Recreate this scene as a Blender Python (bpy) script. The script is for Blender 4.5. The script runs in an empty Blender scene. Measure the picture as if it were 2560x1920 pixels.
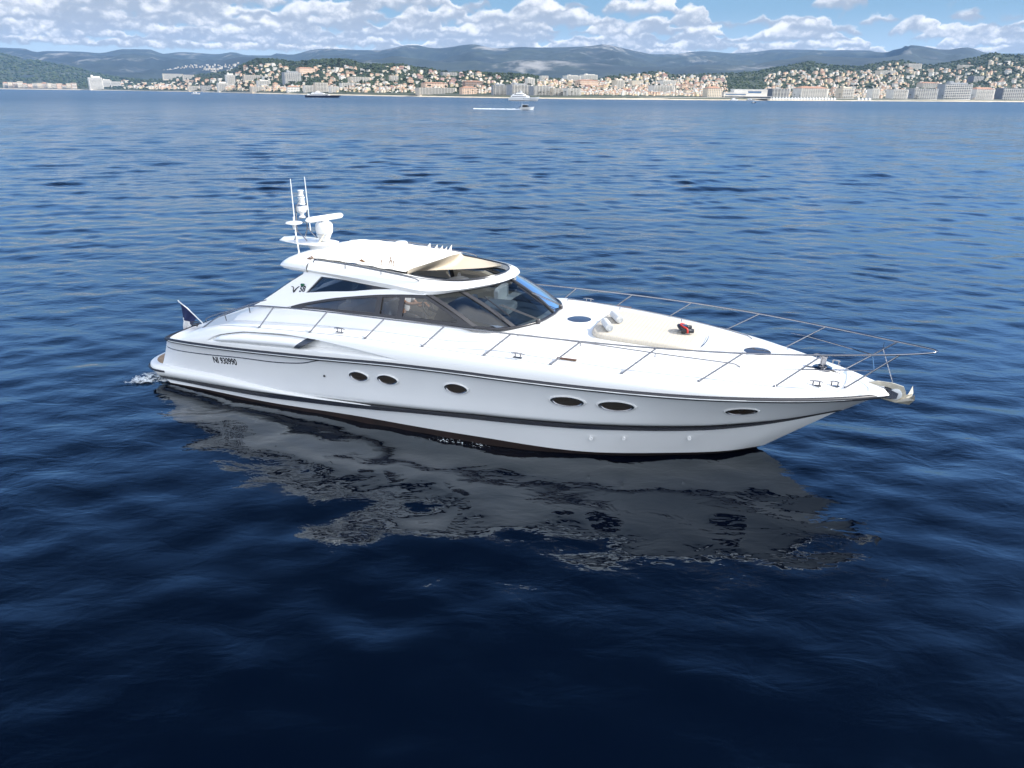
import bpy, math, random
import numpy as np
from mathutils import Vector, Matrix
from mathutils.geometry import tessellate_polygon
from mathutils import noise as mnoise
scene = bpy.context.scene
COL = scene.collection
R = math.radians

# ------------------------------------------------------------------ camera
CAM_H, F_PX, PITCH, ROLL = 7.5, 1880.0, 21.1538, 0.6043
cam = bpy.data.cameras.new('camera'); cam_o = bpy.data.objects.new('camera', cam); COL.objects.link(cam_o)
cam.sensor_fit = 'HORIZONTAL'; cam.sensor_width = 36.0; cam.lens = 36.0 * F_PX / 2560.0
cam.clip_start = 0.2; cam.clip_end = 60000
p, r = R(PITCH), R(ROLL)
fw = Vector((0, math.cos(p), -math.sin(p))); up = Vector((0, math.sin(p), math.cos(p))); rt = Vector((1, 0, 0))
rt2 = rt * math.cos(r) + up * math.sin(r); up2 = -rt * math.sin(r) + up * math.cos(r)
M = Matrix((rt2, up2, -fw)).transposed().to_4x4(); M.translation = Vector((0, 0, CAM_H))
cam_o.matrix_world = M
scene.camera = cam_o

# ------------------------------------------------------------------ exposure
scene.view_settings.view_transform = 'Standard'; scene.view_settings.look = 'None'
scene.view_settings.gamma = 1; scene.view_settings.use_curve_mapping = False
scene.view_settings.exposure = 1.2
scene.render.engine = 'CYCLES'
scene.cycles.use_denoising = True
scene.cycles.max_bounces = 8; scene.cycles.transparent_max_bounces = 16
scene.cycles.glossy_bounces = 4; scene.cycles.transmission_bounces = 4; scene.cycles.volume_bounces = 1
scene.cycles.caustics_reflective = True; scene.cycles.caustics_refractive = False

# ------------------------------------------------------------------ sun
SUN_EL, SUN_AZ = R(36.0), R(-2.0)      # azimuth measured from +X towards +Y
sun_dir = Vector((math.cos(SUN_EL) * math.cos(SUN_AZ), math.cos(SUN_EL) * math.sin(SUN_AZ), math.sin(SUN_EL)))
sl = bpy.data.lights.new('sun', 'SUN'); sl.energy = 2.8; sl.angle = R(0.53); sl.color = (1.0, 0.955, 0.88)
so = bpy.data.objects.new('sun', sl); COL.objects.link(so)
so.rotation_euler = sun_dir.to_track_quat('Z', 'Y').to_euler()

# ------------------------------------------------------------------ node helpers
class NT:
    def __init__(self, tree):
        self.t = tree; self.n = tree.nodes; self.l = tree.links
    def node(self, typ, **props):
        nd = self.n.new(typ)
        for k, v in props.items(): setattr(nd, k, v)
        return nd
    def put(self, sock, v):
        if isinstance(v, bpy.types.NodeSocket): self.l.new(v, sock)
        elif v is not None: sock.default_value = v
    def m(self, op, a, b=None, c=None, clamp=False):
        nd = self.node('ShaderNodeMath', operation=op); nd.use_clamp = clamp
        self.put(nd.inputs[0], a)
        if b is not None: self.put(nd.inputs[1], b)
        if c is not None: self.put(nd.inputs[2], c)
        return nd.outputs[0]
    def vm(self, op, a, b=None):
        nd = self.node('ShaderNodeVectorMath', operation=op)
        self.put(nd.inputs[0], a)
        if b is not None: self.put(nd.inputs[3 if op == 'SCALE' else 1], b)
        return nd.outputs[0]
    def xyz(self, x, y, z):
        nd = self.node('ShaderNodeCombineXYZ')
        for s, v in zip(nd.inputs, (x, y, z)): self.put(s, v)
        return nd.outputs[0]
    def sep(self, v):
        nd = self.node('ShaderNodeSeparateXYZ'); self.put(nd.inputs[0], v); return nd.outputs
    def noise(self, vec, scale=1.0, detail=4.0, rough=0.5, dist=0.0, dims='3D', w=None):
        nd = self.node('ShaderNodeTexNoise', noise_dimensions=dims)
        if vec is not None and 'Vector' in nd.inputs and dims != '1D': self.put(nd.inputs['Vector'], vec)
        if w is not None: self.put(nd.inputs['W'], w)
        nd.inputs['Scale'].default_value = scale; nd.inputs['Detail'].default_value = detail
        nd.inputs['Roughness'].default_value = rough; nd.inputs['Distortion'].default_value = dist
        return nd.outputs[0]
    def ss(self, v, lo, hi, a=0.0, b=1.0):
        nd = self.node('ShaderNodeMapRange', interpolation_type='SMOOTHSTEP')
        self.put(nd.inputs[0], v)
        for s, x in zip(nd.inputs[1:5], (lo, hi, a, b)): self.put(s, x)
        return nd.outputs[0]
    def mix(self, fac, a, b):
        nd = self.node('ShaderNodeMix', data_type='RGBA')
        self.put(nd.inputs[0], fac); self.put(nd.inputs[6], a if isinstance(a, bpy.types.NodeSocket) else (*a, 1)); self.put(nd.inputs[7], b if isinstance(b, bpy.types.NodeSocket) else (*b, 1))
        return nd.outputs[2]

# ------------------------------------------------------------------ world: sky with cumulus
world = bpy.data.worlds.new('World'); scene.world = world; world.use_nodes = True
W = NT(world.node_tree); W.n.clear()
sky = W.node('ShaderNodeTexSky', sky_type='NISHITA')
sky.sun_disc = False; sky.sun_elevation = SUN_EL; sky.sun_rotation = math.pi / 2 - SUN_AZ
sky.altitude = 10; sky.air_density = 1.0; sky.dust_density = 0.4; sky.ozone_density = 2.0
d = W.node('ShaderNodeTexCoord').outputs['Generated']
dx, dy, dz = W.sep(d)
el = W.m('MULTIPLY', W.m('ARCSINE', dz), 180 / math.pi)         # degrees
az = W.m('MULTIPLY', W.m('ARCTAN2', dx, dy), 180 / math.pi)     # degrees, 0 ahead of the camera, + to the right
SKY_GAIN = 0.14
col = W.vm('MULTIPLY', W.vm('SCALE', sky.outputs[0], SKY_GAIN), (0.43, 0.62, 0.84))
col = W.vm('SCALE', col, W.m('SUBTRACT', 1.0, W.m('MULTIPLY', W.ss(el, 9.0, 44.0), W.ss(dy, -0.1, 0.4, 0.0, 0.87))))     # high sky ahead darkened so the sea reflects a deeper navy
# the lowest few degrees of clear sky are pale blue-white
col = W.mix(W.ss(el, 5.0, 15.0, 1.0, 0.0), col, W.mix(W.ss(el, 1.0, 6.0), (0.28, 0.345, 0.395), (0.118, 0.205, 0.285)))
CW, CG = (0.53, 0.52, 0.51), (0.20, 0.22, 0.25)
# unseen sky behind and overhead: broken cumulus added, over-bright to light the hull
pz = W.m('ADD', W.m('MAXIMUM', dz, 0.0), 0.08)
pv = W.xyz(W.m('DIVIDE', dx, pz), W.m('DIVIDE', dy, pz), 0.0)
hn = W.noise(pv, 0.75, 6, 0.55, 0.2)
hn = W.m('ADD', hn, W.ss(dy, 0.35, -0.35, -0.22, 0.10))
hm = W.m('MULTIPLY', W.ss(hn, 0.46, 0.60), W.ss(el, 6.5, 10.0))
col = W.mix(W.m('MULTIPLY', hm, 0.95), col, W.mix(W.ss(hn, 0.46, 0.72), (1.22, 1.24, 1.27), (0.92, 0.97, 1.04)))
# rows of cumulus towards the horizon, far rows first: base, height, frequency, cover, loss of cover to the right, seed
rows = [(2.55, 0.50, 0.24, 0.74, 0.06, 3), (2.95, 0.65, 0.22, 0.80, 0.12, 41), (3.4, 0.80, 0.20, 0.78, 0.14, 77), (3.9, 0.95, 0.20, 0.75, 0.15, 130),
        (4.5, 1.20, 0.20, 0.70, 0.17, 171), (5.4, 1.4, 0.18, 0.64, 0.16, 222)]
for i, (b, H, fq, cov, fade, s) in enumerate(rows):
    dn = W.noise(W.xyz(W.m('ADD', az, s), W.m('MULTIPLY', el, 1.25), s), 1.05 / H ** 0.75, 5, 0.55)
    dc = W.m('SUBTRACT', dn, 0.5)
    n1 = W.noise(None, fq, 1.5, 0.5, dims='1D', w=W.m('ADD', W.m('ADD', az, s * 3.1), W.m('MULTIPLY', dc, 1.0 * H)))
    hgt = W.ss(W.m('SUBTRACT', n1, W.m('MULTIPLY', W.ss(az, -4.0, 20.0), fade)), 1.0 - cov - 0.02, 1.0 - cov + 0.26)
    t = W.m('DIVIDE', W.m('SUBTRACT', W.m('ADD', el, W.m('MULTIPLY', dc, 1.1 * H)), b), H)
    top = W.ss(W.m('SUBTRACT', hgt, t), 0.0, 0.20)
    bot = W.ss(W.m('ADD', t, W.m('MULTIPLY', dc, 0.3)), -0.30, 0.05)
    mask = W.m('MULTIPLY', W.m('MULTIPLY', top, bot), W.ss(hgt, 0.05, 0.2))
    lit = W.ss(W.m('ADD', W.m('ADD', W.m('MULTIPLY', W.m('DIVIDE', t, W.m('MAXIMUM', hgt, 0.35)), 0.85), 0.02), W.m('ADD', W.m('MULTIPLY', dc, 1.15), W.m('MULTIPLY', W.m('SUBTRACT', W.noise(W.xyz(W.m('ADD', az, s * 1.7), W.m('MULTIPLY', el, 2.0), s), 0.34, 2, 0.5), 0.52), 1.9))), 0.0, 0.85)
    col = W.mix(W.m('MULTIPLY', mask, 0.96), col, W.mix(lit, CG, CW))
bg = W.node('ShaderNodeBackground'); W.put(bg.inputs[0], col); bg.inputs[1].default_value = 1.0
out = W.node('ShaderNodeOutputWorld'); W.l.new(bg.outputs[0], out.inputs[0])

# ------------------------------------------------------------------ material helpers
def mat(name, color, rough=0.5, metal=0.0, coat=0.0, spec=0.5, bump=None, vary=None, ior=None):
    m = bpy.data.materials.new(name); m.use_nodes = True
    T = NT(m.node_tree); b = T.n['Principled BSDF']
    b.inputs['Base Color'].default_value = (*color, 1); b.inputs['Roughness'].default_value = rough
    b.inputs['Metallic'].default_value = metal; b.inputs['Coat Weight'].default_value = coat; b.inputs['Coat Roughness'].default_value = 0.03
    b.inputs['Specular IOR Level'].default_value = spec
    if ior: b.inputs['IOR'].default_value = ior
    pos = T.node('ShaderNodeTexCoord').outputs['Object']
    if vary:                                   # (scale, amount): uneven tone and wear
        n = T.noise(pos, vary[0], 5, 0.6)
        lo = tuple(max(0, c * (1 - vary[1])) for c in color); hi = tuple(min(1, c * (1 + vary[1])) for c in color)
        T.put(b.inputs['Base Color'], T.mix(T.ss(n, 0.3, 0.7), lo, hi))
    if bump:                                   # (scale, height)
        n = T.noise(pos, bump[0], 4, 0.55)
        bp = T.node('ShaderNodeBump'); bp.inputs['Distance'].default_value = bump[1]; bp.inputs['Strength'].default_value = 1
        T.put(bp.inputs['Height'], n); T.l.new(bp.outputs[0], b.inputs['Normal'])
    return m
def glass_mat(name, tint, refl_rough=0.02, spec=1.0):
    m = bpy.data.materials.new(name); m.use_nodes = True; T = NT(m.node_tree); T.n.clear()
    tr = T.node('ShaderNodeBsdfTransparent'); tr.inputs[0].default_value = (*tint, 1)
    gl = T.node('ShaderNodeBsdfGlossy'); gl.inputs['Roughness'].default_value = refl_rough
    fr = T.node('ShaderNodeFresnel'); fr.inputs[0].default_value = 1.5
    mx = T.node('ShaderNodeMixShader'); T.put(mx.inputs[0], T.m('MULTIPLY', fr.outputs[0], spec, clamp=True))
    T.l.new(tr.outputs[0], mx.inputs[1]); T.l.new(gl.outputs[0], mx.inputs[2])
    o = T.node('ShaderNodeOutputMaterial'); T.l.new(mx.outputs[0], o.inputs[0])
    return m

# ------------------------------------------------------------------ mesh helpers
class MB:
    def __init__(self): self.v = []; self.f = []; self.mi = []
    def add(self, vs, fs, mi=0):
        o = len(self.v); self.v += [tuple(map(float, q)) for q in vs]
        self.f += [tuple(i + o for i in f) for f in fs]; self.mi += [mi] * len(fs); return self
    def grid(self, rows, cu=False, cv=False, mi=0, flip=False):
        n, k = len(rows), len(rows[0]); vs = [q for r_ in rows for q in r_]; fs = []
        for i in range(n if cu else n - 1):
            for j in range(k if cv else k - 1):
                a, b, c, e = i * k + j, i * k + (j + 1) % k, ((i + 1) % n) * k + (j + 1) % k, ((i + 1) % n) * k + j
                fs.append((a, e, c, b) if flip else (a, b, c, e))
        return self.add(vs, fs, mi)
    def tube(self, path, rad, n=8, closed=False, caps=True, mi=0):
        P = [Vector(q) for q in path]; m = len(P)
        rad = rad if hasattr(rad, '__len__') else [rad] * m
        rows = []; prev = None
        for i in range(m):
            t = (P[(i + 1) % m] - P[i - 1]) if closed else (P[min(i + 1, m - 1)] - P[max(i - 1, 0)])
            t.normalize()
            if prev is None:
                a = t.cross(Vector((0, 0, 1)) if abs(t.z) < 0.9 else Vector((1, 0, 0))).normalized()
            else:
                a = (prev - t * prev.dot(t)).normalized()
            prev = a; b = t.cross(a)
            rows.append([P[i] + (a * math.cos(w) + b * math.sin(w)) * rad[i] for w in [2 * math.pi * j / n for j in range(n)]])
        o = len(self.v); self.grid(rows, cu=closed, cv=True, mi=mi)
        if caps and not closed:
            self.f += [tuple(o + j for j in range(n))[::-1], tuple(o + (m - 1) * n + j for j in range(n))]; self.mi += [mi, mi]
        return self
    def box(self, c, s, rot=0.0, mi=0, tilt=None):
        cx, cy, cz = c; vs = []
        for sx, sy, sz in ((-1, -1, -1), (1, -1, -1), (1, 1, -1), (-1, 1, -1), (-1, -1, 1), (1, -1, 1), (1, 1, 1), (-1, 1, 1)):
            q = Vector((sx * s[0] / 2, sy * s[1] / 2, sz * s[2] / 2))
            if tilt is not None: q = tilt @ q
            ca, sa = math.cos(rot), math.sin(rot)
            vs.append((cx + q.x * ca - q.y * sa, cy + q.x * sa + q.y * ca, cz + q.z))
        return self.add(vs, [(0, 3, 2, 1), (4, 5, 6, 7), (0, 1, 5, 4), (1, 2, 6, 5), (2, 3, 7, 6), (3, 0, 4, 7)], mi)
    def lathe(self, prof, c=(0, 0, 0), n=20, mat4=None, mi=0):
        rows = [[Vector((rr * math.cos(2 * math.pi * j / n), rr * math.sin(2 * math.pi * j / n), z)) for j in range(n)] for rr, z in prof]
        rows = [[(mat4 @ q if mat4 is not None else q) + Vector(c) for q in r_] for r_ in rows]
        o = len(self.v); self.grid(rows, cv=True, mi=mi)
        self.f += [tuple(o + j for j in range(n))[::-1], tuple(o + (len(rows) - 1) * n + j for j in range(n))]; self.mi += [mi, mi]
        return self
    def poly3(self, outer, holes=(), normal_off=None, mi=0):
        """flat polygon (with holes) of 3-D points; with normal_off a slab of that thickness"""
        loops = [[Vector(q) for q in outer]] + [[Vector(q) for q in h] for h in holes]
        # project to best plane for tessellation
        n = Vector((0, 0, 0)); L = loops[0]
        for i in range(len(L)):
            a, b = L[i], L[(i + 1) % len(L)]; n += a.cross(b)
        n.normalize(); ax = n.orthogonal().normalized(); ay = n.cross(ax)
        flat = [[Vector((q.dot(ax), q.dot(ay), 0)) for q in l] for l in loops]
        tri = tessellate_polygon(flat); vs = [q for l in loops for q in l]
        tri = [t if (vs[t[1]] - vs[t[0]]).cross(vs[t[2]] - vs[t[0]]).dot(n) > 0 else t[::-1] for t in tri]
        if normal_off is None: return self.add(vs, tri, mi)
        k = len(vs); off = Vector(normal_off); s = 1 if off.dot(n) > 0 else -1
        T = [tuple(t) for t in tri]; fs = []
        top = [q + off for q in vs]
        if s > 0: fs += [t[::-1] for t in T] + [tuple(i + k for i in t) for t in T]
        else: fs += T + [tuple(i + k for i in t[::-1]) for t in T]
        o = 0
        for l in loops:
            m = len(l)
            for i in range(m):
                j = (i + 1) % m
                fs.append((o + i, o + j, o + j + k, o + i + k) if s > 0 else (o + j, o + i, o + i + k, o + j + k))
            o += m
        return self.add(vs + top, fs, mi)
    def mirror_y(self):
        o = len(self.v); self.v += [(x, -y, z) for x, y, z in self.v]
        self.f += [tuple(i + o for i in f[::-1]) for f in list(self.f)]; self.mi += list(self.mi); return self
    def mirrored(self):
        b = MB(); b.v = [(x, -y, z) for x, y, z in self.v]; b.f = [f[::-1] for f in self.f]; b.mi = list(self.mi); return b
    def build(self, name, mats, parent=None, smooth=30, label=None):
        me = bpy.data.meshes.new(name); me.from_pydata(self.v, [], self.f)
        for m in (mats if isinstance(mats, (list, tuple)) else [mats]): me.materials.append(m)
        if any(self.mi): me.polygons.foreach_set('material_index', self.mi)
        me.validate(); me.update()
        if smooth:
            me.polygons.foreach_set('use_smooth', [True] * len(me.polygons))
            me.set_sharp_from_angle(angle=R(smooth))
        o = bpy.data.objects.new(name, me); COL.objects.link(o)
        if parent is not None: o.parent = parent
        if label: o['label'] = label
        return o
def tag(o, label=None, cat=None, group=None, kind=None):
    for k, v in (('label', label), ('category', cat), ('group', group), ('kind', kind)):
        if v: o[k] = v
    return o
def empty(name, loc=(0, 0, 0), rz=0.0, label=None, cat=None, group=None):
    o = bpy.data.objects.new(name, None); COL.objects.link(o); o.location = loc; o.rotation_euler = (0, 0, rz)
    o.empty_display_size = 0.3
    return tag(o, label, cat, group)
def pchip(tab):
    tab = np.array(sorted(tab), float); X, Y = tab[:, 0], tab[:, 1]; h = np.diff(X); dl = np.diff(Y) / h; m = np.zeros(len(X)); m[0], m[-1] = dl[0], dl[-1]
    for i in range(1, len(X) - 1):
        m[i] = 0 if dl[i - 1] * dl[i] <= 0 else (h[i - 1] + h[i]) * 3 / ((2 * h[i] + h[i - 1]) / dl[i - 1] + (h[i] + 2 * h[i - 1]) / dl[i])
    def f(x):
        x = min(max(x, X[0]), X[-1]); i = min(max(int(np.searchsorted(X, x)) - 1, 0), len(h) - 1); t = (x - X[i]) / h[i]
        return float((2*t**3-3*t**2+1)*Y[i] + (t**3-2*t**2+t)*h[i]*m[i] + (-2*t**3+3*t**2)*Y[i+1] + (t**3-t**2)*h[i]*m[i+1])
    return f
def smooth_path(pts, n=40, closed=False):
    """Catmull-Rom through pts, resampled to n even points"""
    P = np.array(pts, float); m = len(P); out = []
    seg = m if closed else m - 1
    for i in range(seg):
        p0 = P[(i - 1) % m] if closed or i > 0 else 2 * P[0] - P[1]
        p1, p2 = P[i], P[(i + 1) % m]
        p3 = P[(i + 2) % m] if closed or i + 2 < m else 2 * P[-1] - P[-2]
        for t in np.linspace(0, 1, 16, endpoint=False):
            out.append(0.5 * ((2*p1) + (-p0+p2)*t + (2*p0-5*p1+4*p2-p3)*t*t + (-p0+3*p1-3*p2+p3)*t**3))
    if not closed: out.append(P[-1])
    else: out.append(P[0])
    Q = np.array(out); L = np.concatenate([[0], np.cumsum(np.linalg.norm(np.diff(Q, axis=0), axis=1))])
    s = np.linspace(0, L[-1], n, endpoint=not closed)
    return [tuple(np.interp(x, L, Q[:, k]) for k in range(Q.shape[1])) for x in s]
def lerp(a, b, t): return a + (b - a) * t
def sst(a, b, x):
    t = min(max((x - a) / (b - a), 0), 1); return t * t * (3 - 2 * t)
# ------------------------------------------------------------------ water
def water_material():
    m = bpy.data.materials.new('sea_water'); m.use_nodes = True
    T = NT(m.node_tree); b = T.n['Principled BSDF']
    b.inputs['Base Color'].default_value = (0.0001, 0.0010, 0.0045, 1); b.inputs['Roughness'].default_value = 0.03
    b.inputs['IOR'].default_value = 1.72; b.inputs['Specular Tint'].default_value = (0.70, 0.88, 1.0, 1)
    pos = T.node('ShaderNodeNewGeometry').outputs['Position']
    def layer(scale, stretch, ang, detail, rough, amp, dist=0.0, off=0.0):
        ca, sa = math.cos(ang), math.sin(ang)
        x, y, z = T.sep(pos)
        u = T.m('ADD', T.m('MULTIPLY', x, ca / stretch), T.m('MULTIPLY', y, sa / stretch))
        v = T.m('ADD', T.m('MULTIPLY', x, -sa), T.m('MULTIPLY', y, ca))
        return T.m('MULTIPLY', T.noise(T.xyz(u, v, off), scale, detail, rough, dist), amp)
    dist = T.node('ShaderNodeVectorMath', operation='LENGTH'); T.l.new(pos, dist.inputs[0]); dist = dist.outputs['Value']
    offshore = T.ss(dist, 28.0, 170.0)                # open water beyond the lee of the yacht is choppier
    T.put(b.inputs['Roughness'], T.m('MULTIPLY_ADD', T.ss(dist, 60.0, 700.0), 0.17, T.m('MULTIPLY_ADD', offshore, 0.05, 0.03)))
    # gusts: patches where the wind ruffles the surface more
    gust = T.m('MULTIPLY', T.ss(T.noise(pos, 0.035, 3, 0.55), 0.38, 0.62, 0.35, 1.0), T.m('MULTIPLY_ADD', offshore, 0.35, 0.65))
    rip = T.m('ADD', layer(2.0, 1.7, R(-4), 3, 0.55, 0.058, 0.4, 21.0), layer(6.0, 1.8, R(12), 2, 0.5, 0.0080, 0.3, 31.0))
    h = T.m('MULTIPLY', rip, gust)
    h = T.m('MULTIPLY', h, T.m('MULTIPLY_ADD', offshore, 0.4, 1.0))
    bp = T.node('ShaderNodeBump'); bp.inputs['Strength'].default_value = 1; bp.inputs['Distance'].default_value = 1.0; bp.inputs['Filter Width'].default_value = 0.01
    T.put(bp.inputs['Height'], h); T.l.new(bp.outputs[0], b.inputs['Normal'])
    return m
# waves: a sum of many short wave trains, really displaced; the yacht's surroundings and the foreground are calmer
_rs = np.random.RandomState(7)
NWV = 100
_lam = np.exp(_rs.uniform(np.log(0.75), np.log(8.5), NWV)); _dir = np.radians(96) + _rs.normal(0, np.radians(27), NWV) * np.where(_lam < 2, 1.35, 1.0)
_ph = _rs.uniform(0, 2 * np.pi, NWV); _k = 2 * np.pi / _lam
_slope = np.where(_lam < 3, 1.0, (3 / _lam) ** .55); _slope *= 1.0 / np.sqrt((_slope ** 2).sum() / 2)      # unit rms slope
def sea_height(x, y, spacing=0.2):
    x, y = np.asarray(x, float), np.asarray(y, float); r_ = np.hypot(x, y); sp_ = np.broadcast_to(np.asarray(spacing, float), x.shape)
    off = np.clip((r_ - 24) / 60, 0, 1); off = off * off * (3 - 2 * off)
    gain = 0.050 + 0.054 * off
    far = np.clip((r_ - 90) / 260, 0, 1)
    patch = 1 + .12 * np.sin(.11 * x + .19 * y + 1) * np.sin(.05 * x - .13 * y) + .2 * np.sin(.31 * x - .23 * y + 2) * np.sin(.17 * x + .4 * y)
    h = np.zeros_like(x)
    for i in range(NWV):
        w = np.clip((_lam[i] / sp_ - 2.2) / 1.6, 0, 1) * ((0.36 + 0.64 * off) if _lam[i] > 3 else (0.8 + .2 * off) if _lam[i] > 1.7 else 1.5 - .5 * off) * (1 + far * .45)
        if not w.any(): continue
        q = np.sin(_k[i] * (x * np.cos(_dir[i]) + y * np.sin(_dir[i])) + _ph[i])
        h += w * _slope[i] / _k[i] * (q + .18 * (q * q - .5))
    return h * gain * np.clip(patch, .35, 1.8)
rad = [2.5]
while rad[-1] < 9500: rad.append(rad[-1] + 0.19 * max(1.0, rad[-1] / 40) ** 1.16)
rad = np.array(rad)
ang = np.radians(np.concatenate([np.arange(-180, -48, 6.0), np.linspace(-48, 48, 600), np.arange(54, 181, 6.0)]))     # bearing from the camera's foot, 0 ahead
RR, AA = np.meshgrid(rad, ang, indexing='ij'); SX, SY = RR * np.sin(AA), RR * np.cos(AA)
dr = np.gradient(rad)[:, None]; da = np.gradient(ang)[None, :]; SPC = np.maximum(dr, RR * da * .55)
SZ = sea_height(SX, SY, SPC)
V = np.stack([SX, SY, SZ], -1).reshape(-1, 3); nr, na = RR.shape
ii = (np.arange(nr - 1)[:, None] * na + np.arange(na - 1)[None, :]).reshape(-1)
F = np.stack([ii, ii + 1, ii + na + 1, ii + na], 1)[:, ::-1]
me = bpy.data.meshes.new('sea'); me.from_pydata(np.vstack([V, [[0, 0, 0]]]), [], F.tolist() + [(len(V), j, j + 1) for j in range(na - 1)])
me.materials.append(water_material()); me.polygons.foreach_set('use_smooth', [True] * len(me.polygons)); me.update()
sea_o = bpy.data.objects.new('sea', me); COL.objects.link(sea_o)
tag(sea_o, 'deep blue rippled sea between the yacht and the town', kind='structure')
# ------------------------------------------------------------------ yacht materials
GEL = mat('white_gelcoat', (0.80, 0.80, 0.79), 0.32, coat=0.35)
HULLM = mat('glossy_white_hull', (0.80, 0.805, 0.81), 0.22, coat=1.0, vary=(0.35, 0.03))
SILV = mat('silver_grey_gelcoat', (0.62, 0.64, 0.65), 0.25, coat=0.6)
BLACK = mat('black_stripe_paint', (0.010, 0.011, 0.018), 0.25, coat=0.5)
RUBBER = mat('dark_rubber', (0.016, 0.017, 0.024), 0.42)
BOOT = mat('antifouling_paint', (0.016, 0.008, 0.007), 0.6, vary=(3.0, 0.4))
STEEL = mat('polished_steel', (0.27, 0.27, 0.29), 0.10, metal=1.0)
GUN = mat('grey_anodised_frame', (0.085, 0.082, 0.085), 0.35, metal=0.5)
LOUV = mat('slate_louvre', (0.045, 0.055, 0.075), 0.3)
FRAME = mat('black_window_frame', (0.02, 0.02, 0.026), 0.3)
GLASS = glass_mat('smoked_glass', (0.38, 0.405, 0.42), spec=1.4)
GLASSD = glass_mat('dark_smoked_glass', (0.11, 0.135, 0.165), spec=1.6)
WSGL = glass_mat('windscreen_glass', (0.36, 0.41, 0.44), spec=1.7)
DARKGL = mat('black_port_glass', (0.030, 0.022, 0.016), 0.06, coat=0.3)
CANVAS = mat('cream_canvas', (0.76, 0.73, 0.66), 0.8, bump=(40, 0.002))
CANVAS_SHADE = mat('shaded_canvas_beige', (0.52, 0.45, 0.35), 0.85)
CREAM = mat('cream_upholstery', (0.68, 0.62, 0.52), 0.6)
DASHM = mat('blue_grey_vinyl', (0.10, 0.125, 0.165), 0.45)
LIGHTG = mat('pale_grey_trim', (0.45, 0.47, 0.49), 0.5)
WOOD = mat('varnished_wood', (0.16, 0.075, 0.03), 0.3)
PLAST = mat('white_plastic', (0.78, 0.78, 0.77), 0.4)
def teak_material():
    m = mat('teak_planks', (0.34, 0.235, 0.15), 0.7, vary=(6, 0.2)); return m
TEAK = teak_material()
def pad_material():
    m = bpy.data.materials.new('ribbed_cushion_vinyl'); m.use_nodes = True; T = NT(m.node_tree); b = T.n['Principled BSDF']
    x, y, z = T.sep(T.node('ShaderNodeTexCoord').outputs['Object'])
    w = T.m('SINE', T.m('MULTIPLY', x, 2 * math.pi / 0.085))
    T.put(b.inputs['Base Color'], T.mix(T.ss(w, -0.9, 0.2), (0.53, 0.475, 0.39), (0.58, 0.525, 0.44)))
    bp = T.node('ShaderNodeBump'); bp.inputs['Distance'].default_value = 0.006; T.put(bp.inputs['Height'], T.m('POWER', T.m('ABSOLUTE', T.m('SINE', T.m('MULTIPLY', x, math.pi / 0.085))), 0.5))
    T.l.new(bp.outputs[0], b.inputs['Normal']); b.inputs['Roughness'].default_value = 0.6
    return m
PADM = pad_material()

# ------------------------------------------------------------------ yacht curves (metres; x forward from the swim platform, y to port, z up)
YR = pchip([(1.0,2.36),(1.3,2.50),(3,2.68),(5,2.76),(8,2.82),(10.4,2.78),(11.95,2.68),(13.4,2.49),(14.93,2.15),(16.35,1.56),(17.7,.80),(18.2,.42),(18.45,.20),(18.55,0)])
ZR = pchip([(1.0,1.29),(1.4,1.32),(3.5,1.44),(6.14,1.61),(8.52,1.77),(10.4,1.82),(12.35,1.83),(15.05,1.82),(16.59,1.78),(17.6,1.76),(18.55,1.74)])
YD = pchip([(1.2,1.95),(1.6,2.16),(3,2.45),(5,2.56),(8,2.62),(10.45,2.59),(11.95,2.52),(13.42,2.31),(14.93,1.97),(16.35,1.38),(17.68,.65),(18.1,.42),(18.35,.22),(18.45,0.08)])
ZD = pchip([(1.2,1.42),(1.6,1.50),(2.26,1.73),(3.2,1.95),(4.34,2.06),(5.9,2.16),(7.46,2.22),(8.95,2.23),(10.45,2.23),(11.95,2.22),(13.41,2.17),(14.9,2.12),(16.35,2.02),(17.67,1.94),(18.2,1.87),(18.45,1.84)])
YC = pchip([(0.6,2.45),(4.7,2.62),(8.3,2.64),(10.5,2.55),(12.3,2.32),(13.5,2.02),(15.1,1.4),(16,.95),(16.9,.45),(17.74,0)])
ZKH = pchip([(0.6,.21),(2.4,.29),(4.04,.35),(5.54,.44),(7.6,.57),(8.9,.66),(10.5,.76),(12.3,.82),(13.5,.85),(15.0,.88),(15.8,.93),(16.63,1.01),(17.74,1.21)])
ZKL = pchip([(0.6,.11),(2.4,.15),(4.0,.20),(5.9,.31),(7.6,.44),(8.9,.56),(10.5,.65),(12.3,.71),(13.5,.75),(15.0,.79),(15.8,.85),(16.63,.95),(17.70,1.17)])
YW = pchip([(0.95,2.42),(4.74,2.53),(8.23,2.48),(10.3,2.36),(11.6,2.18),(12.8,1.86),(13.75,1.5),(14.66,1.05),(15.4,.6),(16.09,0)])
YK = pchip([(0.95,2.0),(6,2.0),(10,1.5),(13,.75),(15.3,0)])
NU = 90
def lev(xs, xe, fy, fz, dy=0.0, n=NU, ext=0):
    out = []
    for i in range(n + 1):
        u = i / n; x = xs + (xe - xs) * (1 - (1 - u) ** 1.25)
        y = fy(x) + dy * min(1, (xe - x) / 1.2); out.append((x, max(y, 0.0) if x < xe - 1e-6 else 0.0, fz(x) if callable(fz) else fz))
    return out
def blend(A, B, t, off=0.0, out=0.0):
    r_ = []
    for a, b in zip(A, B):
        w = min(1, (18.6 - a[0]) / 3.0)
        r_.append((lerp(a[0], b[0], t), max(0, lerp(a[1], b[1], t) - off * w * (1 if a[1] > 0.02 else 0)), lerp(a[2], b[2], t)))
    return r_
yacht = empty('motor_yacht', (-9.26, 21.73, 0), R(-22.6), 'large white sports motor yacht with smoked windows and hardtop lying in the foreground', 'yacht')
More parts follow.
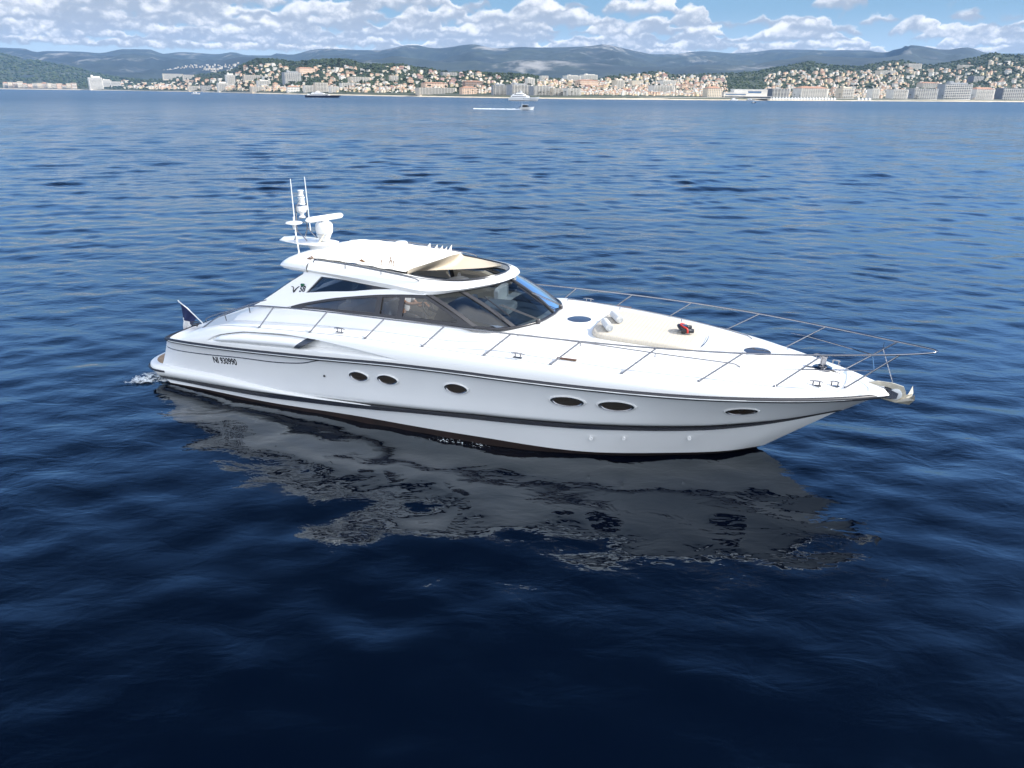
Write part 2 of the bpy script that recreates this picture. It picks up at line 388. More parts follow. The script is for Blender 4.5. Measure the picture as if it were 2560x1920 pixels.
L_keel = lev(0.95, 15.3, YK, -0.55); L_wl = lev(0.95, 16.05, YW, -0.02); L_bt = lev(0.95, 16.28, lambda x: YW(min(x, 16.0)) * 1.0 + 0.02, 0.10)
L_bt = [(x, YW(x - 0.2 * (i / NU)) + .015 if i < NU else 0, z) for i, (x, y, z) in enumerate(L_bt)]
ZBT = pchip([(1.0,.04),(2.3,.07),(4,.08),(7.5,.17),(10.3,.165),(11.6,.12),(12.8,.08),(14.2,.10),(15.4,.09),(16.3,.10)])
L_bt = [(x, y, ZBT(x)) for x, y, z in L_bt]
L_kl = lev(0.75, 17.66, lambda x: YC(x) - 0.05, lambda x: ZKL(x) + .02); L_kl2 = lev(0.72, 17.68, lambda x: YC(x) + 0.0, lambda x: ZKL(x) + .032)
L_kh = lev(0.6, 17.74, lambda x: YC(x), ZKH)
L_rub = lev(1.0, 18.55, YR, ZR)
hullS = lambda t: blend(L_kh, L_rub, t, off=0.055 * math.sin(math.pi * t) ** 0.8 * 1.0 + 0.10 * max(0, 1 - t / 0.13) ** 2)
def surf_y(x, z):
    """half breadth of the topsides at (x, z)"""
    lo, hi = 0.0, 1.0
    def at(t):
        L = hullS(t); xs = [q[0] for q in L]; return np.interp(x, xs, [q[1] for q in L]), np.interp(x, xs, [q[2] for q in L])
    for _ in range(22):
        mid = (lo + hi) / 2
        if at(mid)[1] < z: lo = mid
        else: hi = mid
    return float(at(lo)[0])
b = MB(); b.grid([hullS(t) for t in [0, .03, .06, .1, .15, .25, .35, .45, .55, .65, .75, .85, .93, 1.0]])
# rounded quarter and transom
aft = [hullS(t)[0] for t in np.linspace(0, 1, 14)]
rows = []
for k in range(9):
    w = k / 8
    rows.append([(x - 0.16 * math.sin(w * math.pi / 2), y * (1 - w ** 2.2) if k < 8 else 0, z) for x, y, z in aft])
b.grid(rows); b.mirror_y()
b.build('hull', HULLM, yacht, smooth=35)
b = MB(); b.grid([blend(L_bt, L_kl, t) for t in np.linspace(0, 1, 8)])
b.grid([[(x, y * (1 - w), z) for x, y, z in [blend(L_bt, L_kl, t)[0] for t in np.linspace(0, 1, 8)]] for w in (0, .5, 1)])
b.mirror_y(); b.build('lower_hull', HULLM, yacht, smooth=35)
b = MB(); b.grid([L_keel, L_wl, [(x, y + .006, z) for x, y, z in L_bt]])
b.grid([[(x, y * (1 - w), z) for x, y, z in (L_keel[0], L_wl[0], L_bt[0])] for w in (0, .5, 1)])
b.mirror_y(); b.build('antifouling_band', BOOT, yacht)
b = MB(); b.grid([L_kl, [(x, y + .006 if y > 0 else 0, z) for x, y, z in L_kl2], [(x, y + .004 if y > 0 else 0, z - .012) for x, y, z in L_kh], [(x, max(0, y - .07), z) for x, y, z in L_kh]])
b.mirror_y(); b.build('knuckle_stripe', BLACK, yacht, smooth=40)
# rubbing strake: black D-section with a thin steel insert
for sgn in (1, -1):
    P = [(x, (y + .012) * sgn if y > 0.01 else 0.0, z) for x, y, z in L_rub]
    aftc = [(x - 0.10 * math.sin(w), y * math.cos(w) ** .8 if w < 1.5 else 0, z) for w in np.linspace(1.35, 0.15, 6) for x, y, z in [P[0]]]
    c = MB(); c.tube([(x, y, z) for x, y, z in aftc] + P, 0.056, 8); c.build('rubbing_strake', RUBBER, yacht, smooth=60)
    c = MB(); c.tube([(x, y + .052 * sgn * (1 if y else 0), z) for x, y, z in P[1:-1]], 0.012, 6); c.build('strake_insert', SILV, yacht, smooth=60)

# ---- engine air intake outline on the bulwark (x, fraction up from strake to deck edge)
def intake_depth(x, v):
    """how far the bulwark is sunk at (x, v): the scoop sweeps from a blunt aft end to a long forward point"""
    if x < 2.72 or x > 8.45: return 0.0
    top = np.interp(x, [2.72, 2.9, 3.12, 3.9, 5.1, 6.15, 7.1, 8.45], [.24, .42, .53, .72, .755, .65, .48, .19])
    bot = np.interp(x, [2.72, 4.3, 5.6, 6.1, 6.83, 7.82, 8.45], [.18, .185, .19, .21, .19, .145, .14])
    if v <= bot or v >= top: return 0.0
    e = min((top - v) / 0.07, (v - bot) / 0.10, 1.0); dd = np.interp(x, [2.72, 3.2, 5.6, 6.5, 7.4, 8.45], [.03, .11, .17, .19, .13, .01])
    return dd * sst(0, 1, e)
ZCR = pchip([(1.2,1.44),(2.2,1.74),(4,2.10),(6,2.30),(9.6,2.56),(11.1,2.53),(11.74,2.47),(12.5,2.44),(14.2,2.36),(15.84,2.24),(17.2,2.08),(18.1,1.92),(18.45,1.85)])
def deck_z(x, y):
    yd = YD(x); q = min(1, abs(y) / max(yd, .02))
    return lerp(ZCR(x), ZD(x), q ** 4)
XS = list(np.arange(1.2, 2.7, 0.06)) + list(np.arange(2.7, 8.5, 0.024)) + list(np.arange(8.5, 18.44, 0.06)) + [18.45]
def coaming(x):        # cabin-side coaming: height above the side deck
    return sst(2.80, 3.1, x) * (1 - sst(9.2, 10.9, x))
ZCO = pchip([(2.7,1.86),(2.9,1.98),(3.1,2.09),(3.35,2.19),(4.0,2.42),(4.6,2.51),(5.2,2.545),(11,2.545)])
b = MB(); NV = 56
def bulwark(x):
    yr, zr, yd, zd = YR(x + (0.1 if x > 18.3 else 0)), ZR(x), YD(x), ZD(x); P = []
    if x > 18.3: yr = YR(x)
    for k in range(NV + 1):
        v = k / NV
        y = yr + (yd - yr) * v ** 2.1; z = zr + .02 + (zd - zr - .02) * (1 - (1 - v) ** 1.35)
        y -= intake_depth(x, v) if x < 8.5 else 0
        P.append((x + 0.10 * (1 - v) * (1 if x > 18.2 else 0) , max(y, 0), z))
    return P
b.grid([bulwark(x) for x in XS], flip=True)
def inner(x):
    yd, zd = YD(x), ZD(x); P = [(x, yd, zd)]; c_ = coaming(x)
    yi = min(2.07, yd * .82); yb = min(1.86, yd * .72)
    zc_ = lerp(zd + .01, max(zd + .02, ZCO(x)), c_) if c_ > 0 else zd
    for k in range(1, 4):
        y = lerp(yd, yi, k / 3); zz = lerp(deck_z(x, y), zd + .012 * k / 3, c_); P.append((x, y, zz))
    for k in range(1, 7):
        t = k / 6; y = lerp(yi, yb, t); zz = lerp(deck_z(x, y), lerp(zd + .012, zc_, math.sin(t * math.pi / 2) ** .9), c_); P.append((x, y, zz))
    return P
I = [inner(x) for x in XS]; b.grid(I, flip=True)
# aft deck (closed) and foredeck
def cross(x, n=12):
    y0, z0 = inner(x)[-1][1:]
    return [(x, y0 * (1 - k / n), lerp(z0, deck_z(x, y0 * (1 - k / n)), min(1, 3 * k / n))) for k in range(n + 1)]
b.grid([cross(x) for x in XS if x >= 9.3], flip=True)
b.grid([cross(x, 4) for x in XS if x <= 4.6], flip=True)
# aft face down to the strake
b.grid([[(x, y * (1 - w), z) for x, y, z in bulwark(1.2)] for w in (0, .5, 1)])
b.mirror_y(); b.build('deck_moulding', GEL, yacht, smooth=32)
# fine joint lines in the deck moulding
for k_, off in ((3, 0.0), (0, 0.0)):
    for sgn in (1, -1):
        c = MB(); c.tube([(q[k_][0], (q[k_][1] + (0.01 if k_ == 0 else 0)) * sgn, q[k_][2] + .002) for q, x in zip(I, XS) if 3.0 < x < 16.2][::4], 0.006, 5)
        c.build('deck_seam', LIGHTG, yacht)
# intake: bulged cowl, dark louvre
def bw(x, v, out=0.0):
    yr, zr, yd, zd = YR(x), ZR(x), YD(x), ZD(x)
    return (x, yr + (yd - yr) * v ** 2.1 + out, zr + .02 + (zd - zr - .02) * (1 - (1 - v) ** 1.35))
for sgn in (1, -1):
    rows = []; XC = list(np.linspace(2.80, 5.62, 41))
    for x in XC:
        top = np.interp(x, [2.8, 3.12, 3.9, 5.1, 5.62], [.25, .47, .655, .69, .66]); bot = np.interp(x, [2.8, 3.0, 5.62], [.19, .195, .205])
        lean = 0.28 * sst(3.4, 5.4, x) + (max(0, x - 5.4)) * .95
        rows.append([(lambda q, v: (q[0] + lean * ((v - bot) / (top - bot)), q[1] * sgn, q[2]))(bw(x, v, -0.06 + .125 * math.sin(math.pi * k / 14) ** .6 * min(1, (x - 2.78) / .4)), v) for k, v in ((k, lerp(bot, top, k / 14)) for k in range(15))])
    cut = 39
    c = MB(); c.grid(rows[:cut], flip=sgn > 0); c.build('air_intake_cowl', HULLM, yacht)
    c = MB(); c.grid([[(x, y + .002 * sgn, z) for x, y, z in r_] for r_ in rows[cut - 1:]], flip=sgn > 0)
    c.add(rows[-1], [tuple(range(15))]); c.build('air_intake_louvre', LOUV, yacht)

# ---- stern fairing / swim platform
def fair(x):
    zt = np.interp(x, [0.0, 0.7, 2.7, 3.7, 4.8, 6.0, 7.6], [.52, .545, .60, .565, .51, .50, .56]); zb = np.interp(x, [0.0, .35, .6, 2.4, 4, 5.5, 7.6], [.30, .23, .22, .30, .36, .44, .56])
    o = np.interp(x, [0, 1.2, 3, 5, 7.6], [.10, .11, .09, .05, 0.0]); return zt, zb, o
rows = []
for x in np.linspace(0.62, 7.5, 50):
    zt, zb, o = fair(x); yb_ = YC(x); P = []
    for k in range(9):
        t = k / 8; z = lerp(zb, zt, t); P.append((x, yb_ - .02 + (o + .02) * math.sin(math.pi * min(1, t * .93 + .07)) ** .55, z))
    P.append((x, yb_ - .06, zt - .004)); rows.append(P)
b = MB(); b.grid(rows)
b.mirror_y(); b.build('quarter_fairing', GEL, yacht, smooth=40)
plat = [(1.25, -2.5), (0.75, -2.56), (0.42, -2.50), (0.14, -2.28), (0.0, -1.95), (-0.06, -1.4), (-0.10, 0)]
plat = smooth_path(plat, 24); plat = plat + [(x, -y) for x, y in plat[::-1][1:]]
rows = []
for inset, z in ((.30, .22), (.10, .26), (.02, .33), (0, .42), (.02, .49), (.07, .525), (.12, .53)):
    rows.append([(lerp(x, 1.25, inset / 2.2), y * (1 - inset / 2.6), z) for x, y in plat])
b = MB(); b.grid(rows, flip=True); b.poly3(rows[-1]); b.poly3(rows[0][::-1]); b.build('swim_platform', GEL, yacht, smooth=50)
tk = [(lerp(x, 1.25, .2 / 2.2) + .0, y * (1 - .2 / 2.6), .534) for x, y in plat]
b = MB(); b.poly3(tk, normal_off=(0, 0, .006)); tk_o = b.build('teak_deck', TEAK, yacht, smooth=None)
b = MB(); b.tube([(x - .015 if abs(y) < 2.4 else x, y * 1.008, .40) for x, y in plat if x < 1.05], 0.028, 7); b.build('platform_fender', RUBBER, yacht)

# ---- style line, registration number, portholes, skin fittings
for sgn in (1, -1):
    pts = smooth_path([(1.0,1.06),(1.3,1.055),(1.8,1.075),(2.7,1.14),(3.67,1.225),(4.6,1.27),(5.1,1.31),(5.7,1.40),(6.1,1.52),(6.4,1.60)], 60)
    c = MB(); c.tube([(x, (surf_y(x, z) + .004) * sgn, z) for x, z in pts], 0.013, 6); c.build('style_line', BLACK, yacht)
def on_hull_text(body, x0, x1, zbase0, zbase1, size, sgn=-1, squeeze=0.72):
    cu = bpy.data.curves.new('lettering', 'FONT'); cu.body = body; cu.size = 1.0; cu.resolution_u = 3; cu.offset = 0.028
    o = bpy.data.objects.new('lettering_tmp', cu); COL.objects.link(o)
    dg = bpy.context.evaluated_depsgraph_get(); me = bpy.data.meshes.new_from_object(o.evaluated_get(dg))
    bpy.data.objects.remove(o); V = [v.co.copy() for v in me.vertices]; F = [tuple(q.vertices) for q in me.polygons]
    w = max(v.x for v in V) - min(v.x for v in V); mn = min(v.x for v in V); return V, F, w, mn
V, F_, w_, mn_ = on_hull_text('NI 930990', 0, 0, 0, 0, 1)
b = MB(); vs = []
for v in V:
    t = (v.x - mn_) / w_; x = lerp(2.75, 3.56, t) - v.y * .0; z = lerp(0.93, 0.99, t) + v.y * 0.245
    x += v.y * 0.0; vs.append((x, -(surf_y(x, z) + .004), z))
b.add(vs, F_); b.build('registration_number', BLACK, yacht, smooth=None)
for (x, z, L, Hh) in ((7.28,1.30,.50,.235),(8.06,1.335,.52,.235),(9.80,1.385,.54,.245),(12.33,1.43,.70,.245),(13.35,1.425,.72,.25),(15.79,1.395,.60,.20)):
    for sgn in (-1, 1):
        def lens(s, out, n=36):
            P = []
            for k in range(n):
                a = 2 * math.pi * k / n; ca, sa = math.cos(a), math.sin(a)
                u = s * L / 2 * ca; v = s * Hh / 2 * math.copysign(abs(sa) ** 1.02, sa) * (1 - .06 * abs(ca))
                X_, Z_ = x + u, z + v + u * .02; P.append((X_, (surf_y(X_, Z_) + out) * sgn, Z_))
            return P
        c = MB(); c.grid([lens(1.17, .002), lens(1.13, .026), lens(1.03, .030), lens(.98, .0)], cv=True, flip=sgn > 0)
        fr = c.build('porthole', GEL if sgn else GEL, yacht, smooth=50)
        c = MB(); c.grid([lens(1.03, .030), lens(.99, .034), lens(.92, .026), lens(.86, .006)], cv=True, flip=sgn > 0); c.build('porthole_rim', STEEL, fr, smooth=50)
        c = MB(); P = lens(.87, .008); ctr = (x, (surf_y(x, z) + .008) * sgn, z); c.add(P + [ctr], [(i, (i + 1) % 36, 36)[::-1 if sgn > 0 else 1] for i in range(36)]); c.build('porthole_glass', DARKGL, fr, smooth=None)
for x, z, r_ in ((6.28, 1.14, .028), (12.79, .50, .045), (13.47, .54, .038), (14.78, .57, .045)):
    y = surf_y(x, z) if z > .9 else lerp(YW(x - .3), YC(x), .62)
    c = MB(); c.lathe([(r_ * .5, -.02), (r_, -.01), (r_, .02), (r_ * .45, .022), (r_ * .4, .0)], (x, -y, z), 12, Matrix.Rotation(R(90), 3, 'X')); c.build('skin_fitting', BLACK if z > .9 else PLAST, yacht)

# ---- cabin sides: plane leaning inboard  y = 1.9 - 0.45 (z - 2.45)
def cs(x, z, out=0.0): return (x, 1.9 - 0.45 * (z - 2.45) + out, z)
low_top = smooth_path([(4.85,2.49),(5.24,2.61),(6.01,2.79),(6.77,2.92),(7.32,3.0),(7.87,3.06),(8.52,3.11)], 26)
low_bot = [(9.86,2.58),(9.56,2.573),(8.13,2.562),(7.31,2.55),(6.2,2.52)]
roof_low = smooth_path([(7.9,3.17),(7.2,3.19),(6.3,3.25),(5.58,3.285),(5.08,3.29)], 12)
tri = [(5.60,3.245),(5.24,2.84)] + smooth_path([(5.24,2.84),(5.9,2.93),(6.52,2.995),(7.11,3.09),(7.78,3.165)], 12)[1:] + [(7.17,3.18),(6.3,3.235)]
arch = [(4.98,2.50),(5.24,2.61)][:0] + [(3.75,2.40)] + [(4.55,2.42)] + low_top + [(8.62,3.17)] + [(8.2,3.2)] + [(7.9,3.22),(7.2,3.24),(6.3,3.29),(5.58,3.32),(5.08,3.32)] + smooth_path([(5.06,3.25),(4.7,3.02),(4.3,2.74),(3.89,2.47),(3.75,2.40)], 10)[:-1]
for sgn in (1, -1):
    g = lambda pts, out=0.0: [(q[0], q[1] * sgn, q[2]) for q in (cs(x, z, out) for x, z in pts)]
    c = MB(); c.poly3(g(arch), [g(tri)], normal_off=(0, .05 * sgn, .02)); c.build('hardtop_arch', GEL, yacht, smooth=35)
    # quarter window
    c = MB(); c.poly3(g(tri, .012)); c.build('quarter_window', GLASSD, yacht, smooth=None)
    ti = [(lerp(x, 6.05, .055), lerp(z, 3.10, .09)) for x, z in tri]
    c = MB(); c.poly3(g(tri, .02), [g(ti, .02)], normal_off=(0, .012 * sgn, .005)); c.build('quarter_window_frame', FRAME, yacht, smooth=None)
    c = MB(); c.poly3(g([(7.05,3.10),(7.10,3.17),(7.5,3.15),(7.78,3.163)], .02), normal_off=(0, .014 * sgn, .004)); c.build('window_end_panel', FRAME, yacht, smooth=None)
    # lower side window: three panes and their frame
    lowp = [(4.85,2.49)] + low_top[1:] + low_bot
    xm = lambda x: float(np.interp(x, [q[0] for q in low_top], [q[1] for q in low_top])); xb = lambda x: float(np.interp(x, [6.2,7.31,8.13,9.56,9.86], [2.52,2.55,2.562,2.573,2.58]))
    xb2 = lambda x: float(np.interp(x, [4.85,6.2,7.31,8.13,9.56,9.86], [2.485,2.52,2.55,2.562,2.573,2.58]))
    zt2 = lambda x: xm(x) if x < 8.52 else lerp(3.11, 2.58, (x - 8.52) / 1.34)
    def strip(x0, x1, ins_b, ins_t, n=18):
        X_ = np.linspace(x0, x1, n); return [(x, zt2(x) - ins_t) for x in X_], [(x, xb2(x) + ins_b) for x in X_]
    holes = []
    for x0, x1 in (((5.22, 7.26), (7.40, 7.86), (8.00, 9.42)) if sgn < 0 else ((5.22, 7.40), (7.54, 9.42))):
        tp, bt = strip(x0, x1, .05, .045 if x1 < 9 else .06)
        pane = tp + bt[::-1]; holes.append(g(pane, .022))
        c = MB(); c.grid([g(tp, .006), g(bt, .006)]); c.build('side_window_pane', GLASS, yacht, smooth=None)
    tpo, bto = strip(4.86, 9.86, -.02, -.012, 60)
    c = MB(); c.poly3(g(tpo + bto[::-1], .022), holes, normal_off=(0, .018 * sgn, .006)); c.build('side_window_frame', FRAME, yacht, smooth=None)

# ---- windscreen
wb = smooth_path([(11.12,0,2.575),(11.03,.7,2.565),(10.76,1.25,2.545),(10.36,1.62,2.535),(9.86,1.85,2.575)], 30)
wt = smooth_path([(9.98,0,3.295),(9.90,.45,3.29),(9.64,.93,3.265),(9.18,1.33,3.205),(8.55,1.60,3.12)], 30)
def ws(t, s, out=0.0):        # t 0 centre .. 1 pillar ; s 0 base .. 1 header
    a = Vector([np.interp(t, np.linspace(0, 1, 30), [q[k] for q in wb]) for k in range(3)]); c_ = Vector([np.interp(t, np.linspace(0, 1, 30), [q[k] for q in wt]) for k in range(3)])
    q = a.lerp(c_, s); nrm = Vector((1.0, 1.0 * t, .9)).normalized(); bulge = .05 * math.sin(math.pi * s)
    q = q + nrm * (bulge + out); return q
tp, tb = .66, .62
def wline(t, s): return lerp(tb, tp, s) * t if t >= 0 else 0
for nm, rng, mirror in (('windscreen_pane', (0, 1), 0), ('windscreen_pane', (0, 1), 2), ('windscreen_pane', (1, 2), 1), ('windscreen_pane', (1, 2), -1)):
    c = MB(); S = np.linspace(0.02, .99, 10)
    def col_t(a, s):
        e = lerp(tb, tp, s); return a * e if a <= 1 else lerp(e, 1.0, a - 1)
    if mirror in (0, 2):
        rows = [[(lambda q: (q.x, q.y * (1 if mirror else -1), q.z))(ws(col_t(a, s), s)) for s in S] for a in np.linspace(0, 1, 16)]
    else:
        rows = [[(lambda q: (q.x, q.y * mirror, q.z))(ws(col_t(a, s), s)) for s in S] for a in np.linspace(1, 2, 16)]
    c.grid(rows); c.build(nm, WSGL, yacht, smooth=60)
for sgn in (1, -1):
    for a, wd, nm in ((1.0, .050, 'windscreen_pillar'), (2.0, .060, 'windscreen_pillar')):
        rows = []
        for s in np.linspace(0, 1, 12):
            t0 = lerp(tb, tp, s) if a == 1 else 0.985
            dt = wd / 2.2; q0, q1 = ws(max(0, t0 - dt), s, .03), ws(min(1, t0 + dt), s, .03); q2, q3 = ws(min(1, t0 + dt), s, -.03), ws(max(0, t0 - dt), s, -.03)
            if a == 2: q1 = q1 + Vector((-.03, .01, 0)); q2 = q2 + Vector((-.03, .01, 0))
            rows.append([(q.x, q.y * sgn, q.z) for q in (q0, q1, q2, q3)])
        c = MB(); c.grid(rows, cv=True, flip=sgn < 0); c.build(nm, GUN, yacht, smooth=None)
rows = []
for s in np.linspace(0, 1, 12):
    q0, q3 = ws(0, s, .03), ws(0, s, -.03); rows.append([(q0.x, -.035, q0.z), (q0.x, .035, q0.z), (q3.x, .035, q3.z), (q3.x, -.035, q3.z)])
c = MB(); c.grid(rows, cv=True); c.build('windscreen_pillar', GUN, yacht, smooth=None)
for (s, rad) in ((0.0, .032), (1.0, .024)):
    P = [ws(t, s, .01) for t in np.linspace(0, 1, 24)]; P = [(q.x, -q.y, q.z) for q in P[::-1]] + [tuple(q) for q in P[1:]]
    cc = MB(); cc.tube(P, rad, 8); cc.build('windscreen_trim', FRAME, yacht, smooth=60)
for sgn in (1, -1):          # black trim under the roof edge above the side window
    c = MB(); c.tube([(x, (1.9 - .45 * (z + .03 - 2.45) + .045) * sgn, z + .012) for x, z in low_top[6:]] , .017, 6); c.build('window_trim', FRAME, yacht, smooth=60)
# wipers
for t0, t1, elbow, bs in (((9.80,-1.23,3.12),(10.53,-1.36,2.75),(10.20,-1.22,2.95),(11.02,-.84,2.60)), ((10.24,-.30,3.20),(10.90,-.26,2.80),(10.57,-.18,3.02),(11.10,.50,2.62))):
    w = empty('windscreen_wiper'); w.parent = yacht; nv = Vector((.6, -.15 if t0[1] > -1 else -.45, .6)).normalized() * .045
    T0, T1, E_, B = Vector(t0) + nv, Vector(t1) + nv, Vector(elbow) + nv * 1.6, Vector(bs)
    c = MB(); c.tube([T0.lerp(T1, t) for t in np.linspace(0, 1, 9)], [.008] + [.015] * 7 + [.008], 6); c.build('wiper_blade', RUBBER, w)
    c = MB(); c.tube([B + Vector((-.02, .03, .04)), E_ + Vector((.02, .03, .0))], .010, 6); c.tube([B + Vector((.02, -.03, .03)), E_ - Vector((.02, .03, 0))], .010, 6); c.build('wiper_arm', GUN, w)
    c = MB(); c.lathe([(.05, -.06), (.055, .0), (.04, .05), (.02, .06)], tuple(B), 12); c.build('wiper_motor', GUN, w, smooth=50)

# ---- hardtop roof
o_low = [(9.99,0,3.31),(9.91,.48,3.305),(9.65,.96,3.28),(9.19,1.36,3.215),(8.55,1.63,3.13),(7.7,1.62,3.16),(6.5,1.58,3.22),(5.2,1.50,3.27)]
o_bul = [(10.08,0,3.36),(9.99,.52,3.355),(9.72,1.0,3.335),(9.25,1.42,3.28),(8.5,1.68,3.23),(7.7,1.69,3.28),(6.5,1.67,3.35),(5.2,1.62,3.40)]
o_top = [(10.01,0,3.44),(9.92,.5,3.435),(9.65,.93,3.415),(9.17,1.31,3.39),(8.4,1.54,3.40),(7.7,1.56,3.45),(6.5,1.55,3.53),(5.2,1.48,3.585)]
o_top2 = [(9.95,0,3.455),(9.86,.47,3.45),(9.60,.89,3.43),(9.13,1.24,3.405),(8.4,1.44,3.425),(7.7,1.46,3.48),(6.5,1.45,3.56),(5.2,1.40,3.61)]
o_in = [(9.84,0,3.45),(9.76,.43,3.445),(9.51,.83,3.43),(9.07,1.15,3.41),(8.4,1.27,3.435),(7.7,1.29,3.49),(6.5,1.28,3.57),(5.2,1.25,3.62)]
o_in2 = [(x - .0, y, z - .13) for x, y, z in o_in]
o_in3 = [(x + .03, y + .12, z - .17) if x < 9.8 else (x + .1, y, z - .15) for x, y, z in o_in]
LV = [smooth_path(l, 50) for l in (o_low, o_bul, o_top, o_top2, o_in, o_in2, o_in3)]
mid = [tuple(lerp(a[k], c_[k], .5) + (.012 if k == 2 else 0) for k in range(3)) for a, c_ in zip(LV[1], LV[2])]
b = MB(); b.grid([LV[0], LV[1], mid, LV[2], LV[3], LV[4], LV[5], LV[6], LV[0]])
b.mirror_y()
rows = []
for Xk, wk, zk in ((5.2,1.50,3.60),(5.0,1.49,3.60),(4.70,1.46,3.59),(4.46,1.43,3.565),(4.31,1.40,3.53),(4.21,1.38,3.47),(4.18,1.37,3.41),(4.21,1.38,3.34),(4.31,1.40,3.29),(4.55,1.44,3.265),(5.2,1.50,3.26)):
    P = []
    for k in range(41):
        t = math.sin((k / 20 - 1) * math.pi / 2); y = 1.64 * t * (wk / 1.5); q = (1 - abs(t) ** 10) ** .5
        P.append((Xk + (.12 * abs(t) ** 6 * (1 if Xk < 5.1 else 0)), y, 3.41 + (zk - 3.41) * q + (.05 * (1 - t * t) if zk > 3.45 else 0)))
    rows.append(P)
b.grid(rows); b.build('hardtop_roof', GEL, yacht, smooth=40)
c = MB(); P = [(x - .015, y, z + .012) for x, y, z in LV[4][:24]]; P = [(x, -y, z) for x, y, z in P[::-1]] + P[1:]; c.tube(P, .016, 6); c.build('sunroof_seal', FRAME, yacht)
for sgn in (1, -1):      # long sunroof tracks and roof grab rails
    c = MB(); c.tube([(x, (y - .06) * sgn, z + .012) for x, y, z in LV[3][8:42]], .007, 5); c.build('sunroof_track', FRAME, yacht)
    c = MB(); P = smooth_path([(5.35,1.53,3.585),(5.45,1.54,3.645),(6.4,1.56,3.615),(7.4,1.57,3.545),(8.15,1.565,3.475),(8.33,1.56,3.42)], 30)
    c.tube([(x, y * sgn, z) for x, y, z in P], .016, 7); rl = c.build('roof_grab_rail', STEEL, yacht, smooth=60)
    for x in (6.3, 7.3):
        c = MB(); z = float(np.interp(x, [q[0] for q in P], [q[2] for q in P])); c.tube([(x, 1.56 * sgn, z), (x, 1.56 * sgn, z - .10)], .012, 6); c.build('rail_bracket', STEEL, rl)
# vent caps on the roof
for x, y in ((4.95, .85), (6.15, 1.33)):
    c = MB(); c.lathe([(.17, -.05), (.17, .03), (.14, .055), (.05, .065), (0.001, .066)], (x, y, 3.63), 18); c.build('roof_vent', GEL, yacht, smooth=40)
# folding canvas sunroof
random.seed(4)
def cz(x, y):
    base = float(np.interp(x, [5.0, 5.6, 6.5, 7.7, 8.4], [3.64, 3.645, 3.62, 3.55, 3.50])); w = 1 - (y / 1.32) ** 2
    return base + .12 * max(w, 0) ** .7 + .013 * math.sin(5.2 * (x + .28 * y)) * max(w, 0) + .006 * math.sin(13 * x + 5 * y) + .008 * math.sin(9 * (x - 7) + 7 * y) * sst(6.5, 7.5, x)
ridge = smooth_path([(7.86,-1.30),(8.06,-.95),(8.24,-.45),(8.32,.05),(8.32,.45),(8.15,.95),(8.02,1.28)], 40)
rx = lambda y: float(np.interp(y, [q[1] for q in ridge], [q[0] for q in ridge]))
b = MB(); Yg = np.linspace(-1.36, 1.36, 44); NX = 60
b.grid([[(lerp(5.12, rx(y), k / NX), y, cz(lerp(5.12, rx(y), k / NX), y) + (.10 * sst(.8, 1, k / NX) * max(0, 1 - abs(y + .1) / 1.3) ** .8)) for k in range(NX + 1)] for y in Yg])
b.build('canvas_sunroof', CANVAS, yacht, smooth=60)
# drooping front flap of the canvas, its shade put into a darker beige
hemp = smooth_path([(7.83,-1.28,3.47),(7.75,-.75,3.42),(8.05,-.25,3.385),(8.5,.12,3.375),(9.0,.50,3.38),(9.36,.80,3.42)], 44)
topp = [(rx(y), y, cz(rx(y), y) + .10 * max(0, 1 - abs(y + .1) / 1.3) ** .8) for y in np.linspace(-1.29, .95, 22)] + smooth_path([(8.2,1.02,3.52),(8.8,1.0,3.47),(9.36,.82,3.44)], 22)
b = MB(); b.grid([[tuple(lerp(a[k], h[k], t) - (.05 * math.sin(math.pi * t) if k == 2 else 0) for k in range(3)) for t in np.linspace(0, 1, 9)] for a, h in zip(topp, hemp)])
b.build('canvas_flap', CANVAS_SHADE, yacht, smooth=60)
for x, hgt, wd in ((7.06,.15,.16),(7.28,.13,.11),(7.44,.12,.09),(7.57,.10,.08),(7.71,.16,.11)):       # standing folds
    rows = []
    for k in range(9):
        t = k / 8; w = wd * (1 - t ** 1.6) + .006; z0 = 3.52 + (hgt + .06) * t
        rows.append([(x + w * .5 * math.cos(a) + .05 * t * t, 1.17 + .10 * t * .4 + .035 * (1 - t * .7) * math.sin(a), z0) for a in np.linspace(0, 2 * math.pi, 12, endpoint=False)])
    c = MB(); c.grid(rows, cv=True); c.add(rows[-1], [tuple(range(12))]); c.build('canvas_fold', CANVAS, yacht, smooth=60)
for x, y, a in ((7.10,-1.22,.1),(7.27,-1.18,.5),(7.38,-1.18,-.2),(7.43,-1.20,.05),(7.2,-1.0,.3)):
    c = MB(); z = cz(x, y); c.tube([(x, y, z - .03), (x + .09 * a, y + .01, z + .09)], .007, 5); c.tube([(x + .09 * a, y + .01, z + .08), (x + .12 * a, y + .01, z + .13)], .012, 5); c.build('canvas_toggle', WOOD, yacht)
for P in ([(6.40,-1.26,3.60),(6.52,-1.20,3.69),(6.78,-1.27,3.575)], [(5.02,-1.36,3.60),(5.14,-1.33,3.665),(5.33,-1.38,3.595)]):
    c = MB(); c.poly3(P, normal_off=(0, .03, .01)); c.build('canvas_batten', WOOD, yacht, smooth=None)

